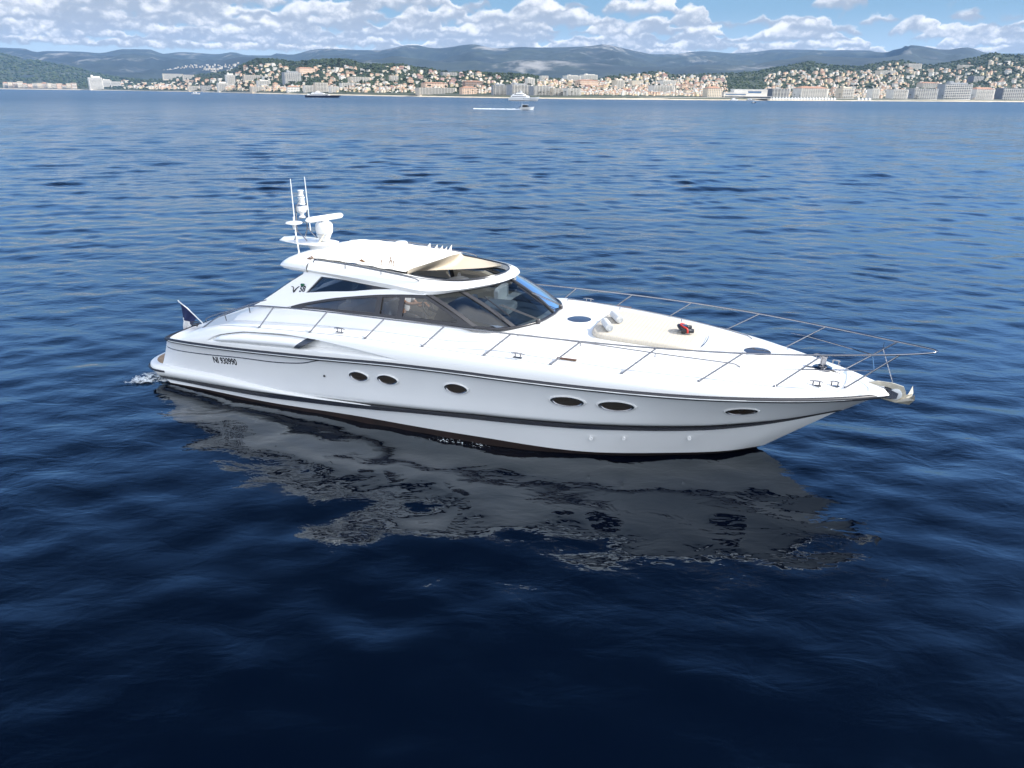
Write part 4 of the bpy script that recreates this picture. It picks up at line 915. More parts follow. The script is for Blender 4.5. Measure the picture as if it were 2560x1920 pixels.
# ------------------------------------------------------------------ the coast: bearings are given by picture column u (0..2560) so that tan(bearing) = (u-1280)/2016
def bx(u, D): return (u - 1280.0) / 2016.0 * D
def hor(u): return 219.0 + 27.0 * u / 2560.0                       # sea horizon row in the 2560-px frame
def zrow(u, y, D): return CAM_H + D * (hor(u) - y) / 2160.0         # height that shows at row y when D metres away
D0 = pchip([(-400,4500),(0,4300),(250,4000),(400,3200),(520,2700),(640,1950),(1000,1400),(1480,1200),(2000,1400),(2560,1800),(2960,2100)])
DH = pchip([(-400,6400),(0,6000),(250,5400),(400,4300),(520,3500),(700,2800),(1000,2200),(1300,2000),(1500,2150),(1700,2700),(2000,2900),(2300,2900),(2560,2800),(2960,3000)])
HILL = pchip([(-400,118),(0,135),(60,148),(130,160),(200,175),(250,187),(330,199),(400,199),(480,190),(545,182),(581,175),(609,162),(650,149),(700,151),(740,156),(800,151),(848,149),(870,151),(900,160),(960,162),(995,161),(1030,168),(1073,173),(1125,183),(1172,179),(1207,183),(1265,185),(1312,188),(1360,196),(1440,200),(1490,196),(1526,190),(1580,186),(1642,178),(1668,187),(1769,185),(1858,182),(1908,173),(1959,165),(2001,156),(2055,164),(2123,167),(2190,156),(2231,153),(2285,164),(2353,157),(2421,143),(2453,134),(2475,139),(2543,140),(2560,136),(2700,120),(2960,130)])
MTN = pchip([(-400,126),(0,121),(78,124),(98,132),(130,129),(202,130),(255,134),(318,125),(385,126),(411,136),(457,132),(550,136),(584,132),(616,139),(685,139),(689,134),(727,138),(779,126),(816,123),(896,127),(943,128),(978,122),(1018,115),(1037,115),(1066,120),(1096,122),(1136,116),(1176,113),(1230,122),(1296,118),(1336,120),(1430,119),(1477,116),(1488,113),(1529,119),(1567,128),(1637,137),(1731,130),(1782,133),(1820,135),(1858,133),(1921,125),(1997,125),(2068,127),(2136,127),(2185,133),(2204,127),(2245,115),(2285,119),(2340,126),(2372,120),(2399,123),(2432,133),(2502,135),(2700,128),(2960,132)])
DM = pchip([(-400,9000),(700,9200),(1000,8300),(1180,7400),(1480,7200),(1600,8200),(1900,9400),(2140,8600),(2250,6400),(2400,6800),(2500,9000),(2960,9000)])
def fbm(x, y, z=0.0, o=5): return mnoise.fractal(Vector((x, y, z)), 1.0, 2.1, o)
def hill_z(u, D):
    d0, dh = D0(u), DH(u); zc = zrow(u, HILL(u), dh)
    if D <= d0: return -2.0
    t = (D - d0) / (dh - d0)
    if t <= 1:
        flat = 3.2 + 2.0 * min(1, (D - d0) / 60.0)
        s = max(0, (t - 0.07) / 0.93); prof = s ** 1.12 * (1 - .12 * math.sin(math.pi * s))
        z = flat + (zc - flat) * prof
        x, y = bx(u, D), D
        z += (zc * .055) * fbm(x / 260, y / 260, 3) * math.sin(math.pi * min(1, max(0, s))) ** .7
        return z if D > d0 + 10 else lerp(0.0, z, (D - d0) / 10)
    w = (D - dh) / (dh * .45); return lerp(zc, zc * .35, min(1, w) ** 1.3)
def solve_D(u, y):
    """distance at which the hillside shows at row y of the picture"""
    d0, dh = D0(u) + 45, DH(u) * .995
    for k in range(90):
        D = lerp(d0, dh, k / 89)
        if hor(u) - (hill_z(u, D) - CAM_H) * 2160.0 / D <= y: return D
    return dh
def land_material():
    m = bpy.data.materials.new('wooded_hillside'); m.use_nodes = True; T = NT(m.node_tree); b = T.n['Principled BSDF']; b.inputs['Roughness'].default_value = 0.95
    pos = T.node('ShaderNodeNewGeometry').outputs['Position']
    n = T.noise(pos, 0.012, 6, 0.65); n2 = T.noise(pos, 0.06, 4, 0.6)
    c = T.mix(T.ss(n2, 0.35, 0.65), (0.022, 0.036, 0.018), (0.055, 0.070, 0.034)); c = T.mix(T.ss(n, 0.58, 0.72), c, (0.17, 0.15, 0.105))
    T.put(b.inputs['Base Color'], c); return m
def mountain_material():
    m = bpy.data.materials.new('limestone_mountain'); m.use_nodes = True; T = NT(m.node_tree); b = T.n['Principled BSDF']; b.inputs['Roughness'].default_value = 0.95
    pos = T.node('ShaderNodeNewGeometry').outputs['Position']; x, y, z = T.sep(pos)
    pv = T.xyz(x, T.m('MULTIPLY', y, .6), T.m('MULTIPLY', z, 3.0))
    n = T.noise(pv, 0.0016, 7, 0.66, 0.4); n2 = T.noise(pos, 0.010, 4, 0.6)
    c = T.mix(T.ss(n2, 0.35, 0.65), (0.016, 0.028, 0.030), (0.036, 0.050, 0.044)); c = T.mix(T.ss(T.m('ADD', n, T.m('MULTIPLY', T.m('SUBTRACT', n2, .5), .25)), 0.545, 0.69), c, (0.25, 0.24, 0.225))
    c = T.mix(T.ss(T.noise(pos, 0.0011, 3, .55), .47, .57, 0, .65), c, (0.010, 0.020, 0.026))  # broad dark patches in the colour stand in for cloud shadow
    T.put(b.inputs['Base Color'], c); return m
US = list(np.arange(-400, 2961, 14))
rows = []
for k in range(64):
    s = k / 63
    row = []
    for u in US:
        d0, dh = D0(u), DH(u); D = d0 - 20 + (dh * 1.45 - d0 + 20) * (s ** 1.35)
        row.append((bx(u, D), D, hill_z(u, D)))
    rows.append(row)
land = MB(); land.grid(rows, flip=True); tag(land.build('coastal_hills', land_material(), smooth=180), 'wooded hills and town ground rising behind the shore', kind='structure')
rows = []
for k in range(80):
    s = k / 79; row = []
    for u in US:
        dm = DM(u); zm = zrow(u, MTN(u), dm); D = lerp(4300, dm * 1.25, s ** .9); x = bx(u, D)
        t = (D - 4300) / (dm - 4300)
        if t <= 1:
            z = zm * (max(0, t) ** 1.25)
            env = math.sin(math.pi * min(1, max(0, t))) ** .8
            rg = 1 - abs(mnoise.fractal(Vector((x / 1500, D / 1900, 1.7)), 0.9, 2.0, 6)) * 2
            z += zm * .30 * (rg - .45) * env + 14 * mnoise.fractal(Vector((x / 330, D / 420, 5.1)), 1.0, 2.0, 4) * env
        else: z = zm * (1 - (t - 1) * 1.4)
        row.append((x, D, z))
    rows.append(row)
mt = MB(); mt.grid(rows, flip=True); tag(mt.build('mountains', mountain_material(), smooth=180), 'hazy limestone mountains behind the town', kind='structure')
FS = pchip([(-400,5900),(330,5600),(420,4700),(560,4200),(700,3500),(2960,3500)]); FC = pchip([(-400,7400),(330,7200),(560,6400),(800,5300),(2960,5300)])
def foot_z(u, D):
    f0, fc = FS(u), FC(u) + 200 * math.sin(u / 260.0)
    yc = lerp(MTN(u), max(HILL(u), MTN(u) + 22), .50) + 5 * math.sin(u / 117.0) + 4 * math.sin(u / 61.0 + 1) + 6 * fbm(u / 170.0, 2.2); zc = zrow(u, yc, fc)
    t = (D - f0) / (fc - f0); x = bx(u, D)
    z = zc * max(0, t) ** 1.1 if t <= 1 else zc * (1 - (t - 1) * 2.5)
    return z + zc * .16 * (1 - abs(mnoise.fractal(Vector((x / 700, D / 900, 8.3)), .9, 2.0, 5)) * 2 - .45) * math.sin(math.pi * min(1, max(0, t))) ** .8
rows = []
for k in range(40):
    rows.append([(bx(u, D), D, max(foot_z(u, D) - 6, -3)) for u in US for D in (lerp(FS(u), FC(u) * 1.12, k / 39),)])
mt = MB(); mt.grid(rows, flip=True); tag(mt.build('foothills', mountain_material(), smooth=180), 'wooded foothills between the town and the high mountains', kind='structure')
# beach and promenade wall
SAND = mat('pale_sand', (0.52, 0.45, 0.34), 0.9, vary=(0.05, 0.15)); PAVE = mat('promenade_paving', (0.34, 0.31, 0.28), 0.9)
UF = list(np.arange(-400, 2961, 10))
b = MB(); b.grid([[(bx(u, D0(u) + o), D0(u) + o, z) for u in UF] for o, z in ((-14, -.4), (-6, .25), (4, 1.5), (16, 2.9 ), (17, 3.0))], flip=True); tag(b.build('beach', SAND), 'pale sandy beach along the town front', kind='structure')
b = MB(); b.grid([[(bx(u, D0(u) + o), D0(u) + o, z) for u in UF] for o, z in ((16.5, 2.8), (17, 3.9), (34, 4.1), (36, 3.0))], flip=True); tag(b.build('promenade', PAVE), 'promenade road behind the beach', kind='structure')

# ------------------------------------------------------------------ buildings
WALLS = {'white': (0.72, 0.67, 0.59), 'cream': (0.67, 0.56, 0.42), 'beige': (0.60, 0.52, 0.41), 'peach': (0.68, 0.48, 0.34), 'yellow': (0.68, 0.55, 0.34), 'grey': (0.30, 0.31, 0.32), 'dark grey': (0.13, 0.14, 0.16), 'pink': (0.53, 0.35, 0.30), 'brown': (0.30, 0.20, 0.14)}
WM = {k: mat('%s_render_wall' % k.replace(' ', '_'), c, 0.85, vary=(0.12, 0.10)) for k, c in WALLS.items()}
TILE = mat('terracotta_tiles', (0.36, 0.20, 0.13), 0.85, vary=(0.5, 0.25)); FLAT = mat('flat_gravel_roof', (0.42, 0.40, 0.37), 0.9, vary=(0.3, 0.15))
WIN = mat('shaded_window_glass', (0.035, 0.045, 0.06), 0.12); BALC = mat('balcony_concrete', (0.78, 0.74, 0.67), 0.8); SHUT = mat('blue_grey_shutters', (0.16, 0.20, 0.24), .7)
def hip(w, d, h, over=.5, base=0.0):
    m = MB(); a, e = w / 2 + over, d / 2 + over; r_ = min(a, e) * .9
    V = [(-a,-e,base),(a,-e,base),(a,e,base),(-a,e,base)]
    if w >= d: V += [(-a + r_, 0, base + h), (a - r_, 0, base + h)]; F = [(0,1,5,4),(1,2,5),(2,3,4,5),(3,0,4),(3,2,1,0)]
    else: V += [(0, -e + r_, base + h), (0, e - r_, base + h)]; F = [(0,1,4),(1,2,5,4),(2,3,5),(3,0,4,5),(3,2,1,0)]
    return m.add(V, F)
def block(u0, u1, ytop, ybase, colour, label, roof='flat', front=False, floors=None, turn=0.0, cat='apartment block', name='apartment_block', balconies=True, group=None, steps=0, back=0):
    u = (u0 + u1) / 2; D = D0(u) + 52 + back if front else solve_D(u, ybase)
    z0 = hill_z(u, D) if not front else 4.0
    w = bx(u1, D) - bx(u0, D); h = max(3.0, zrow(u, ytop, D) - z0 if front else (ybase - ytop) / 2160 * D); d = min(max(w * .5, 8), 20)
    rt_ = empty(name, (bx(u, D), D, z0), turn + .38 + math.atan2(-(u - 1280), 2016) * .3, label, cat, group)
    hh = h if roof == 'flat' else h * .86
    b = MB(); b.box((0, 0, hh / 2 - 3), (w, d, hh + 6))
    if steps:                                    # stepped top storeys and a lift house
        b.box((w * .08, d * .1, hh + h * .05), (w * .62, d * .6, h * .14)); b.box((-w * .2, 0, hh + h * .11), (w * .14, d * .3, h * .22))
    b.build('wall', WM[colour], rt_, smooth=None)
    if roof == 'flat':
        c = MB(); c.box((0, 0, hh + .2), (w + .5, d + .5, .4)); c.build('roof', FLAT, rt_, smooth=None)
    else: hip(w, d, h - hh + .8, .5, hh).build('roof', TILE, rt_, smooth=None)
    n = floors or max(3, int(round(h / 1.75))); fh = hh / n
    for k in range(n):
        zc_ = (k + .5) * fh; c = MB(); inset = w * .04
        if balconies:
            c.box((0, -d / 2 - .04, zc_), (w - 2 * inset, .12, fh * .38)); c.build('window_band', WIN, rt_, smooth=None); MB().box((w / 2 + .03, 0, zc_), (.10, d * .6, fh * .42)).build('window_band', WIN, rt_, smooth=None)
            e = MB(); e.box((0, -d / 2 - .55, zc_ - fh * .36), (w - inset, 1.1, fh * .26))
            for q in range(max(2, int(w / 6))): e.box((-w / 2 + inset + (w - 2 * inset) * (q + .5) / max(2, int(w / 6)), -d / 2 - .4, zc_), (.35, .8, fh * .9))
            e.build('balcony', BALC, rt_, smooth=None)
        else:
            m_ = max(2, int(w / 3.2))
            m_ = min(m_, 14)
            for q in range(m_): MB().box((-w / 2 + w * (q + .5) / m_, -d / 2 - .03, zc_), (w / m_ * .42, .10, fh * .55)).build('window', WIN if k % 2 else SHUT, rt_, smooth=None)
            for q in range(3): MB().box((w / 2 + .03, -d / 2 + d * (q + .5) / 3, zc_), (.10, d * .14, fh * .55)).build('window', WIN, rt_, smooth=None)
    return rt_
BL = [
 (218,249,194,221,'white','tall white slab of flats by the far left beach, broadest white block there','flat',True,10,.25,True,1),
 (249,272,201,217,'white','white stepped block directly right of the tall white slab on the left shore','flat',False,5,.1,True,1),
 (272,294,204,217,'white','low white block second right of the tall white slab on the left shore','flat',False,4,.0,True,0),
 (405,452,185,198,'beige','long beige block on the low ridge left of the wooded hill','flat',False,5,.1,True,0),
 (454,480,188,199,'beige','short beige block at the right end of the long ridge block','flat',False,4,.1,True,0),
 (560,581,188,214,'white','slender white tower standing alone left of the wooded hill','flat',False,14,.35,True,1),
 (463,492,215,226,'cream','cream waterfront block just right of the small white boat','flat',True,5,.1,True,0),
 (495,521,214,227,'grey','grey waterfront block with pale balconies left of the slender white tower','flat',True,6,.0,True,0),
 (537,561,208,229,'white','white stepped waterfront block at the foot of the slender tower','flat',True,8,.2,True,1),
 (605,650,189,201,'cream','broad cream terrace of flats below the hilltop wood','flat',False,5,.1,True,0),
 (619,652,217,231,'cream','cream waterfront block with curved balconies below the cream terrace','flat',True,6,.2,True,0),
 (652,675,192,202,'white','white block at the right end of the cream terrace','flat',False,5,.2,True,0),
 (637,668,202,217,'white','white balconied block between the cream terrace and the shore','flat',False,6,.1,True,1),
 (703,745,182,208,'grey','large grey stepped block on the hill above the dark-hulled yacht','flat',False,9,.15,True,1),
 (739,782,170,187,'peach','peach mansion with tiled roof high on the wooded hill','tile',False,5,.3,False,0),
 (710,740,215,228,'white','white waterfront villa with a red roof left of the dark-hulled yacht','tile',True,3,.0,False,0),
 (752,776,214,230,'white','white waterfront block behind the stern of the dark-hulled yacht','flat',True,6,.2,True,0),
 (779,811,207,231,'cream','tall cream waterfront block behind the middle of the dark-hulled yacht','flat',True,8,.15,True,0),
 (815,838,216,233,'white','white waterfront block behind the bow of the dark-hulled yacht','flat',True,6,.3,True,0),
 (844,889,208,217,'white','long low white block halfway up the hill right of the dark-hulled yacht','flat',False,3,.1,True,0),
 (866,917,194,206,'cream','long cream block on the slope above the long low white one','flat',False,4,.1,True,0),
 (967,988,190,204,'cream','small cream block among trees left of the long balconied beachfront block','flat',False,5,.1,True,0),
 (1033,1132,220,242,'beige','very long beige beachfront block with rows of balconies left of the white superyacht','flat',True,8,.06,True,0),
 (1048,1109,207,220,'peach','peach block with an orange roof behind the very long beachfront block','tile',False,4,.1,False,0),
 (1143,1182,217,239,'peach','peach beachfront house with a red roof right of the very long block','tile',True,5,.1,False,0),
 (1151,1197,203,216,'brown','brown terrace with an orange roof above the red-roofed peach beachfront house','tile',False,4,.0,False,0),
 (1222,1257,213,243,'grey','grey glazed waterfront tower left of the white superyacht','flat',True,9,-.1,True,1),
 (1261,1313,212,243,'grey','broad grey waterfront block directly behind the white superyacht','flat',True,9,.2,True,1),
 (1317,1367,216,243,'grey','pale-banded grey waterfront block right of the white superyacht','flat',True,8,.1,True,0),
 (1369,1400,221,244,'cream','cream waterfront hotel two blocks right of the white superyacht','flat',True,7,.1,True,0),
 (1402,1443,221,244,'white','white waterfront hotel behind palms right of the cream one','flat',True,7,.2,True,0),
 (1096,1134,182,192,'grey','long grey block on the ridge behind the very long beachfront block','flat',False,4,.0,True,0),
 (1305,1328,197,213,'white','white block above the grey waterfront blocks','flat',False,6,.3,True,1),
 (1341,1361,190,202,'white','small white block highest above the grey waterfront blocks','flat',False,5,.2,True,0),
 (1400,1440,190,201,'white','left half of the white complex crowning the low town ridge','flat',False,4,.15,True,1),
 (1442,1482,188,201,'white','right half of the white complex crowning the low town ridge, with a dome','flat',False,5,.15,True,1),
 (1430,1484,200,216,'peach','big peach palace block below the white ridge complex','tile',False,5,.2,False,0),
 (1522,1551,201,222,'cream','cream tower block in the old town right of the peach palace','flat',False,8,.3,True,1),
 (1564,1597,202,215,'cream','cream block right of the old-town tower','flat',False,5,.1,False,0),
 (1615,1674,214,234,'white','broad white block with long bluish balconies in the old town','flat',False,7,.1,True,0),
 (1637,1678,202,214,'white','white block behind the one with bluish balconies','flat',False,5,.2,True,1),
 (1751,1794,217,243,'cream','cream balconied block directly left of the white congress hall','tile',True,7,.1,False,0),
 (1911,1960,222,243,'dark grey','dark grey hotel slab directly right of the white congress hall','flat',True,7,.0,True,0),
 (1971,2064,217,246,'white','grand white beachfront hotel with a red upper roof','tile',True,8,.2,True,0),
 (2082,2124,221,246,'cream','cream stepped block right of the grand white hotel','flat',True,7,.2,True,1),
 (2158,2189,222,246,'white','white block with a blue-shaded front right of the cream stepped one','flat',True,8,.35,True,0),
 (2210,2257,224,247,'white','broad white beachfront block right of the blue-shaded one','flat',True,7,.1,True,0),
 (2257,2334,222,247,'grey','wide grey beachfront block with dark bays on the right','flat',True,8,.1,True,0),
 (2280,2332,206,222,'beige','beige block with a red roof above the wide grey beachfront one','tile',False,5,.1,True,0),
 (2330,2419,211,238,'grey','tallest grey hotel slab on the right, above the palms','flat',True,9,.1,True,1),
 (2410,2476,219,248,'white','white balconied block with pinkish roofs near the right edge','tile',True,8,.2,True,0),
 (2477,2556,221,249,'dark grey','dark blue-grey hotel with white balconies at the right edge','flat',True,8,.1,True,0),
 (2239,2281,161,173,'beige','beige twin block high on the ridge right of centre','flat',False,4,.1,True,0),
 (2372,2406,165,172,'cream','long cream villa block high on the right-hand hill','flat',False,3,.1,True,0),
 (2171,2219,179,189,'cream','cream terrace on the slope left of the ridge-top twin block','flat',False,4,.1,True,0),
 (2405,2438,192,206,'dark grey','dark block with a rounded end on the right-hand hillside','flat',False,6,.1,True,0),
]
for (u0,u1,yt,yb,colr,lab,rf,fr_,fl,tn,bal,st) in BL: block(u0,u1,yt,yb,colr,lab,rf,fr_,fl,tn,balconies=bal,steps=st)
# the white congress hall on the harbour point
uu = 1852; DD = D0(uu) + 40; ch = empty('congress_hall', (bx(uu, DD), DD, 2.5), .02, 'wide low white congress hall on the waterfront, in front of the old town', 'hall')
wv = bx(1911, DD) - bx(1792, DD); hv = zrow(uu, 224, DD) - 2.5
b = MB(); b.box((wv * .12, 6, hv * .5), (wv * .70, 22, hv)); b.box((-wv * .22, 0, hv * .36), (wv * .5, 26, hv * .60)); b.box((0, -8, hv * .14), (wv, 30, hv * .28)); b.build('wall', WM['white'], ch, smooth=None)
b = MB(); b.box((wv * .2, -5.2, hv * .72), (wv * .28, .4, hv * .22)); b.box((-wv * .22, -13.2, hv * .45), (wv * .42, .4, hv * .12)); b.build('window_band', mat('blue_glazing', (.10, .16, .26), .1), ch, smooth=None)
b = MB(); b.box((wv * .12, 6, hv + .3), (wv * .72, 23, .6)); b.box((-wv * .22, 0, hv * .67), (wv * .52, 27, .5)); b.build('roof', mat('white_membrane', (.7, .7, .7), .7), ch, smooth=None)
b = MB(); b.box((0, -23.2, hv * .17), (wv * .95, .4, hv * .13)); b.build('ground_floor_glazing', WIN, ch, smooth=None)
# far left shore: a row of beige blocks
random.seed(11)
for k in range(15):
    u0 = 2 + k * 12.2; cl = ('beige', 'cream', 'peach')[k % 3]
    block(u0, u0 + 10.5 + random.random() * 2, 202 + random.random() * 6 + k * .35, 220, cl, {'beige': 'beige block in the long low row on the far left shore', 'cream': 'cream block in the long low row on the far left shore', 'peach': 'peach block in the long low row on the far left shore'}[cl], 'flat' if k % 4 else 'tile', True, 4, random.uniform(0, .4), balconies=k % 2 == 0, group='row of %s blocks on the far left shore' % cl)
# houses: a few shared shapes, each house its own object
HV = {}
def house_variant(colr, rf, v):
    key = (colr, rf, v)
    if key not in HV:
        w, d, h = ((1.0, .7, .62), (1.0, .8, .9), (1.0, .55, .45))[v]; b = MB(); b.box((0, 0, h / 2 - .25), (w, d, h + .5))
        if v == 1: b.box((w * .62, .05, h * .3 - .1), (w * .3, d * .7, h * .6 + .2))
        b2 = []
        for fz in ((.35, .75) if v != 2 else (.55,)):
            for q in range(3): b2.append(MB().box((-w / 2 + w * (q + .5) / 3, -d / 2 - .006, h * fz - .02), (w * .13, .014, h * .19)))
            if v != 1: b2.append(MB().box((w / 2 + .006, 0, h * fz), (.014, d * .3, h * .17)))
        if rf == 'tile': b3 = hip(w, d, .20, .05, h)
        else: b3 = MB(); b3.box((0, 0, h + .02), (w + .04, d + .04, .04))
        HV[key] = (b, b2, b3)
    return HV[key]
HM = {}
def house(u, y, wpx, colr, rf, v, label, group, turn):
    D = solve_D(u, y); w = wpx / 2016 * D; key = (colr, rf, v)
    if key not in HM:
        b, b2, b3 = house_variant(*key); HM[key] = [(nm, x.build(nm, mt_, None, smooth=None)) for nm, x, mt_ in [('wall', b, WM[colr]), ('roof', b3, TILE if rf == 'tile' else FLAT)] + [('window', q, WIN) for q in b2]]
        fresh = True
    else: fresh = False
    rt_ = empty('house', (bx(u, D), D, hill_z(u, D)), turn, label, 'house', group); rt_.scale = (w, w, w)
    for nm, src in HM[key]:
        o = src if fresh else src.copy()
        if not fresh: COL.objects.link(o)
        o.parent = rt_
random.seed(21)
zones = [   # u range, how far up the slope, count, name of the place, palette
 (300, 560, .05, .75, 22, 'among the trees left of the slender white tower', ('white','cream','peach'), .55),
 (590, 960, .03, .85, 62, 'on the wooded hill behind the dark-hulled yacht', ('white','cream','peach','white'), .45),
 (960, 1330, .08, .92, 38, 'on the hill behind the very long beachfront block', ('cream','white','peach','pink'), .6),
 (1330, 1800, .03, .85, 48, 'in the old town left of the congress hall', ('peach','cream','yellow','pink'), .75),
 (1930, 2230, .10, .80, 28, 'on the slopes above the grand white hotel', ('cream','white','peach'), .6),
 (2230, 2560, .12, .90, 34, 'on the right-hand hillside above the grey hotels', ('cream','white','peach'), .6)]
used = [((a + c) / 2, (e + f) / 2, (c - a) / 2 + 3, (f - e) / 2 + 2) for a, c, e, f, *_ in BL if not _[3] or True]
def clash(u, y, r_): return any(abs(u - a) < w + r_ and abs(y - 2 - b) < h + 2 for a, b, w, h in used)
nh = 0
for (ua, ub, fa, fb, cnt, place, pal, ptile) in zones:
    tries = 0; k = 0
    while k < cnt and tries < 900:
        tries += 1; u = random.uniform(ua, ub); yt = HILL(u) + 6; ys = hor(u) + 2160 * (CAM_H - 6) / (D0(u) + 60) * 1.0
        y = lerp(ys - 2, yt, lerp(fa, fb, random.random() ** 1.25)); wpx = random.uniform(6.5, 12)
        if clash(u, y, wpx / 2): continue
        used.append((u, y - 2, wpx / 2, 3)); colr = random.choice(pal); rf = 'tile' if random.random() < ptile else 'flat'
        house(u, y, wpx, colr, rf, random.choice((0, 1, 1, 2)), 'small %s house with a %s roof %s' % (colr, 'terracotta' if rf == 'tile' else 'flat', place), '%s %s-roofed houses %s' % (colr, 'tile' if rf == 'tile' else 'flat', place), random.uniform(.15, .95)); k += 1
# the rest of the town, too many and too small to count
random.seed(5); parts = {}
def small_house(b, br, x, y, z, w, h, d, t):
    b.box((x, y, z + h / 2 - 1), (w, d, h + 2), t)
    ca, sa = math.cos(t), math.sin(t); a, e = w / 2 * 1.08, d / 2 * 1.08
    V = [(x + px * ca - py * sa, y + px * sa + py * ca, z + h + pz) for px, py, pz in ((-a,-e,0),(a,-e,0),(a,e,0),(-a,e,0),(-a*.5,0,h*.28),(a*.5,0,h*.28))]
    br.add(V, [(0,1,5,4),(1,2,5),(2,3,4,5),(3,0,4)])
cols = ['white', 'cream', 'peach', 'beige', 'yellow']; bs = MB()
for (ua, ub, fa, fb, cnt) in ((300, 600, .1, .9, 90), (590, 980, .05, .9, 150), (960, 1340, .05, .95, 190), (1330, 1810, .0, .97, 800), (1900, 2240, .05, .85, 520), (2200, 2700, .08, .93, 330), (1330, 1790, -.04, .18, 560), (600, 1040, -.03, .14, 240), (1930, 2560, -.03, .18, 420), (300, 600, -.02, .1, 110), (1180, 1330, -.02, .2, 110)):
    for k in range(cnt):
        u = random.uniform(ua, ub); yt = HILL(u) + 5; ys = hor(u) + 2160 * (CAM_H - 6) / (D0(u) + 60)
        y = lerp(ys - 1, yt, lerp(fa, fb, random.random() ** 1.3)); D = solve_D(u, y); z = hill_z(u, D); w = random.uniform(3, 7.5) / 2016 * D; h = w * random.uniform(.45, 1.1)
        m_ = MB(); r_ = MB(); small_house(m_, r_, bx(u, D), D, z, w, h, w * .7, random.uniform(.1, .95)); ci = random.choice((0, 1, 1, 2, 2, 3, 4) if u < 1330 or u > 1850 else (1, 2, 2, 4, 3, 0))
        bs.add(m_.v, m_.f, ci); bs.add(r_.v, r_.f, 5 if random.random() < .34 else 6)
for k in range(330):                              # far village on the foothills, left
    u = random.uniform(335, 610); y = random.triangular(160, 190, 180)
    for q in range(60):
        D = lerp(FS(u), FC(u), q / 59)
        if hor(u) - (foot_z(u, D) - 6 - CAM_H) * 2160.0 / D <= y: break
    else: continue
    w = random.uniform(3.5, 9); m_ = MB(); m_.box((bx(u, D), D, foot_z(u, D) - 3), (w * random.uniform(.8, 1.8), w, 6 + w * random.uniform(.5, 1.0))); bs.add(m_.v, m_.f, random.choice((1, 0, 1)))
tag(bs.build('distant_houses', [WM[c] for c in cols] + [TILE, FLAT], smooth=None), 'dense scatter of tiny pale houses with red roofs across town and hills', kind='stuff')

# ------------------------------------------------------------------ trees
LEAFD = mat('dark_pine_foliage', (0.026, 0.045, 0.020), 0.9, vary=(0.25, 0.45)); LEAFM = mat('olive_foliage', (0.050, 0.070, 0.026), 0.9, vary=(0.25, 0.45)); BARK = mat('tree_bark', (0.10, 0.07, 0.05), 0.9)
def leafy(m_, c, rad, n, size, rnd):
    for k in range(n):
        v = Vector((rnd.gauss(0, 1), rnd.gauss(0, 1), rnd.gauss(0, 1))).normalized() * rnd.random() ** .4
        q = Vector(c) + Vector((v.x * rad[0], v.y * rad[1], v.z * rad[2])); a = Vector((rnd.gauss(0, 1), rnd.gauss(0, 1), rnd.gauss(0, 1))).normalized(); e = a.orthogonal().normalized(); f = a.cross(e); s = size * rnd.uniform(.6, 1.3)
        m_.add([q + e * s, q + f * s, q - e * s, q - f * s * .6], [(0, 1, 2, 3)])
TV = {}
def tree_meshes(kind, v):
    if (kind, v) in TV: return TV[(kind, v)]
    rnd = random.Random(hash((len(kind), v)) % 1000 + v * 7); crown, trunk = MB(), MB()
    if kind == 'pine_tree':
        trunk.tube([(0, 0, -.2), (.04, 0, .5), (.0, .03, .72)], [.05, .035, .02], 6)
        for k in range(5): a = k * 1.26; trunk.tube([(0, 0, .5), (.22 * math.cos(a), .22 * math.sin(a), .74)], [.02, .008], 4); leafy(crown, (.25 * math.cos(a + v), .25 * math.sin(a + v), .76 + .06 * rnd.random()), (.24, .24, .13), 46, .075, rnd)
        leafy(crown, (0, 0, .86), (.26, .26, .13), 60, .075, rnd)
    elif kind == 'cypress_tree':
        trunk.tube([(0, 0, -.2), (0, 0, .35)], [.035, .025], 6)
        for k in range(8): leafy(crown, (0, 0, .14 + k * .105), (.115 * (1 - abs(k - 2.2) / 7), .115 * (1 - abs(k - 2.2) / 7), .09), 26, .05, rnd)
    elif kind == 'palm_tree':
        trunk.tube([(0, 0, -.2), (.02, 0, .4), (.05, .02, .8)], [.035, .028, .025], 6)
        for k in range(13):
            a = k * 2.4; dr = Vector((math.cos(a), math.sin(a), 0)); sd = Vector((-math.sin(a), math.cos(a), 0)); P = []
            for t in np.linspace(0, 1, 6): P.append(Vector((.05, .02, .8)) + dr * (.33 * t) + Vector((0, 0, (.16 + .05 * (k % 3)) * math.sin(t * 2.5) - .12 * t * t)))
            crown.grid([[q + sd * (.05 * math.sin(math.pi * min(1, i / 5 + .12))), q + Vector((0, 0, .015)), q - sd * (.05 * math.sin(math.pi * min(1, i / 5 + .12)))] for i, q in enumerate(P)])
    else:
        trunk.tube([(0, 0, -.2), (.02, .02, .4)], [.05, .03], 6)
        for k in range(7): a = k * .9 + v; trunk.tube([(0, 0, .3), (.2 * math.cos(a), .2 * math.sin(a), .58)], [.02, .008], 4); leafy(crown, (.22 * math.cos(a), .22 * math.sin(a), .45 + .38 * rnd.random()), (.2, .2, .17), 42, .075, rnd)
    TV[(kind, v)] = (crown.build('crown', LEAFD if kind in ('pine_tree', 'cypress_tree') else LEAFM, None, smooth=None), trunk.build('trunk', BARK, None, smooth=None)); TV[(kind, v, 'n')] = 0
    return TV[(kind, v)]
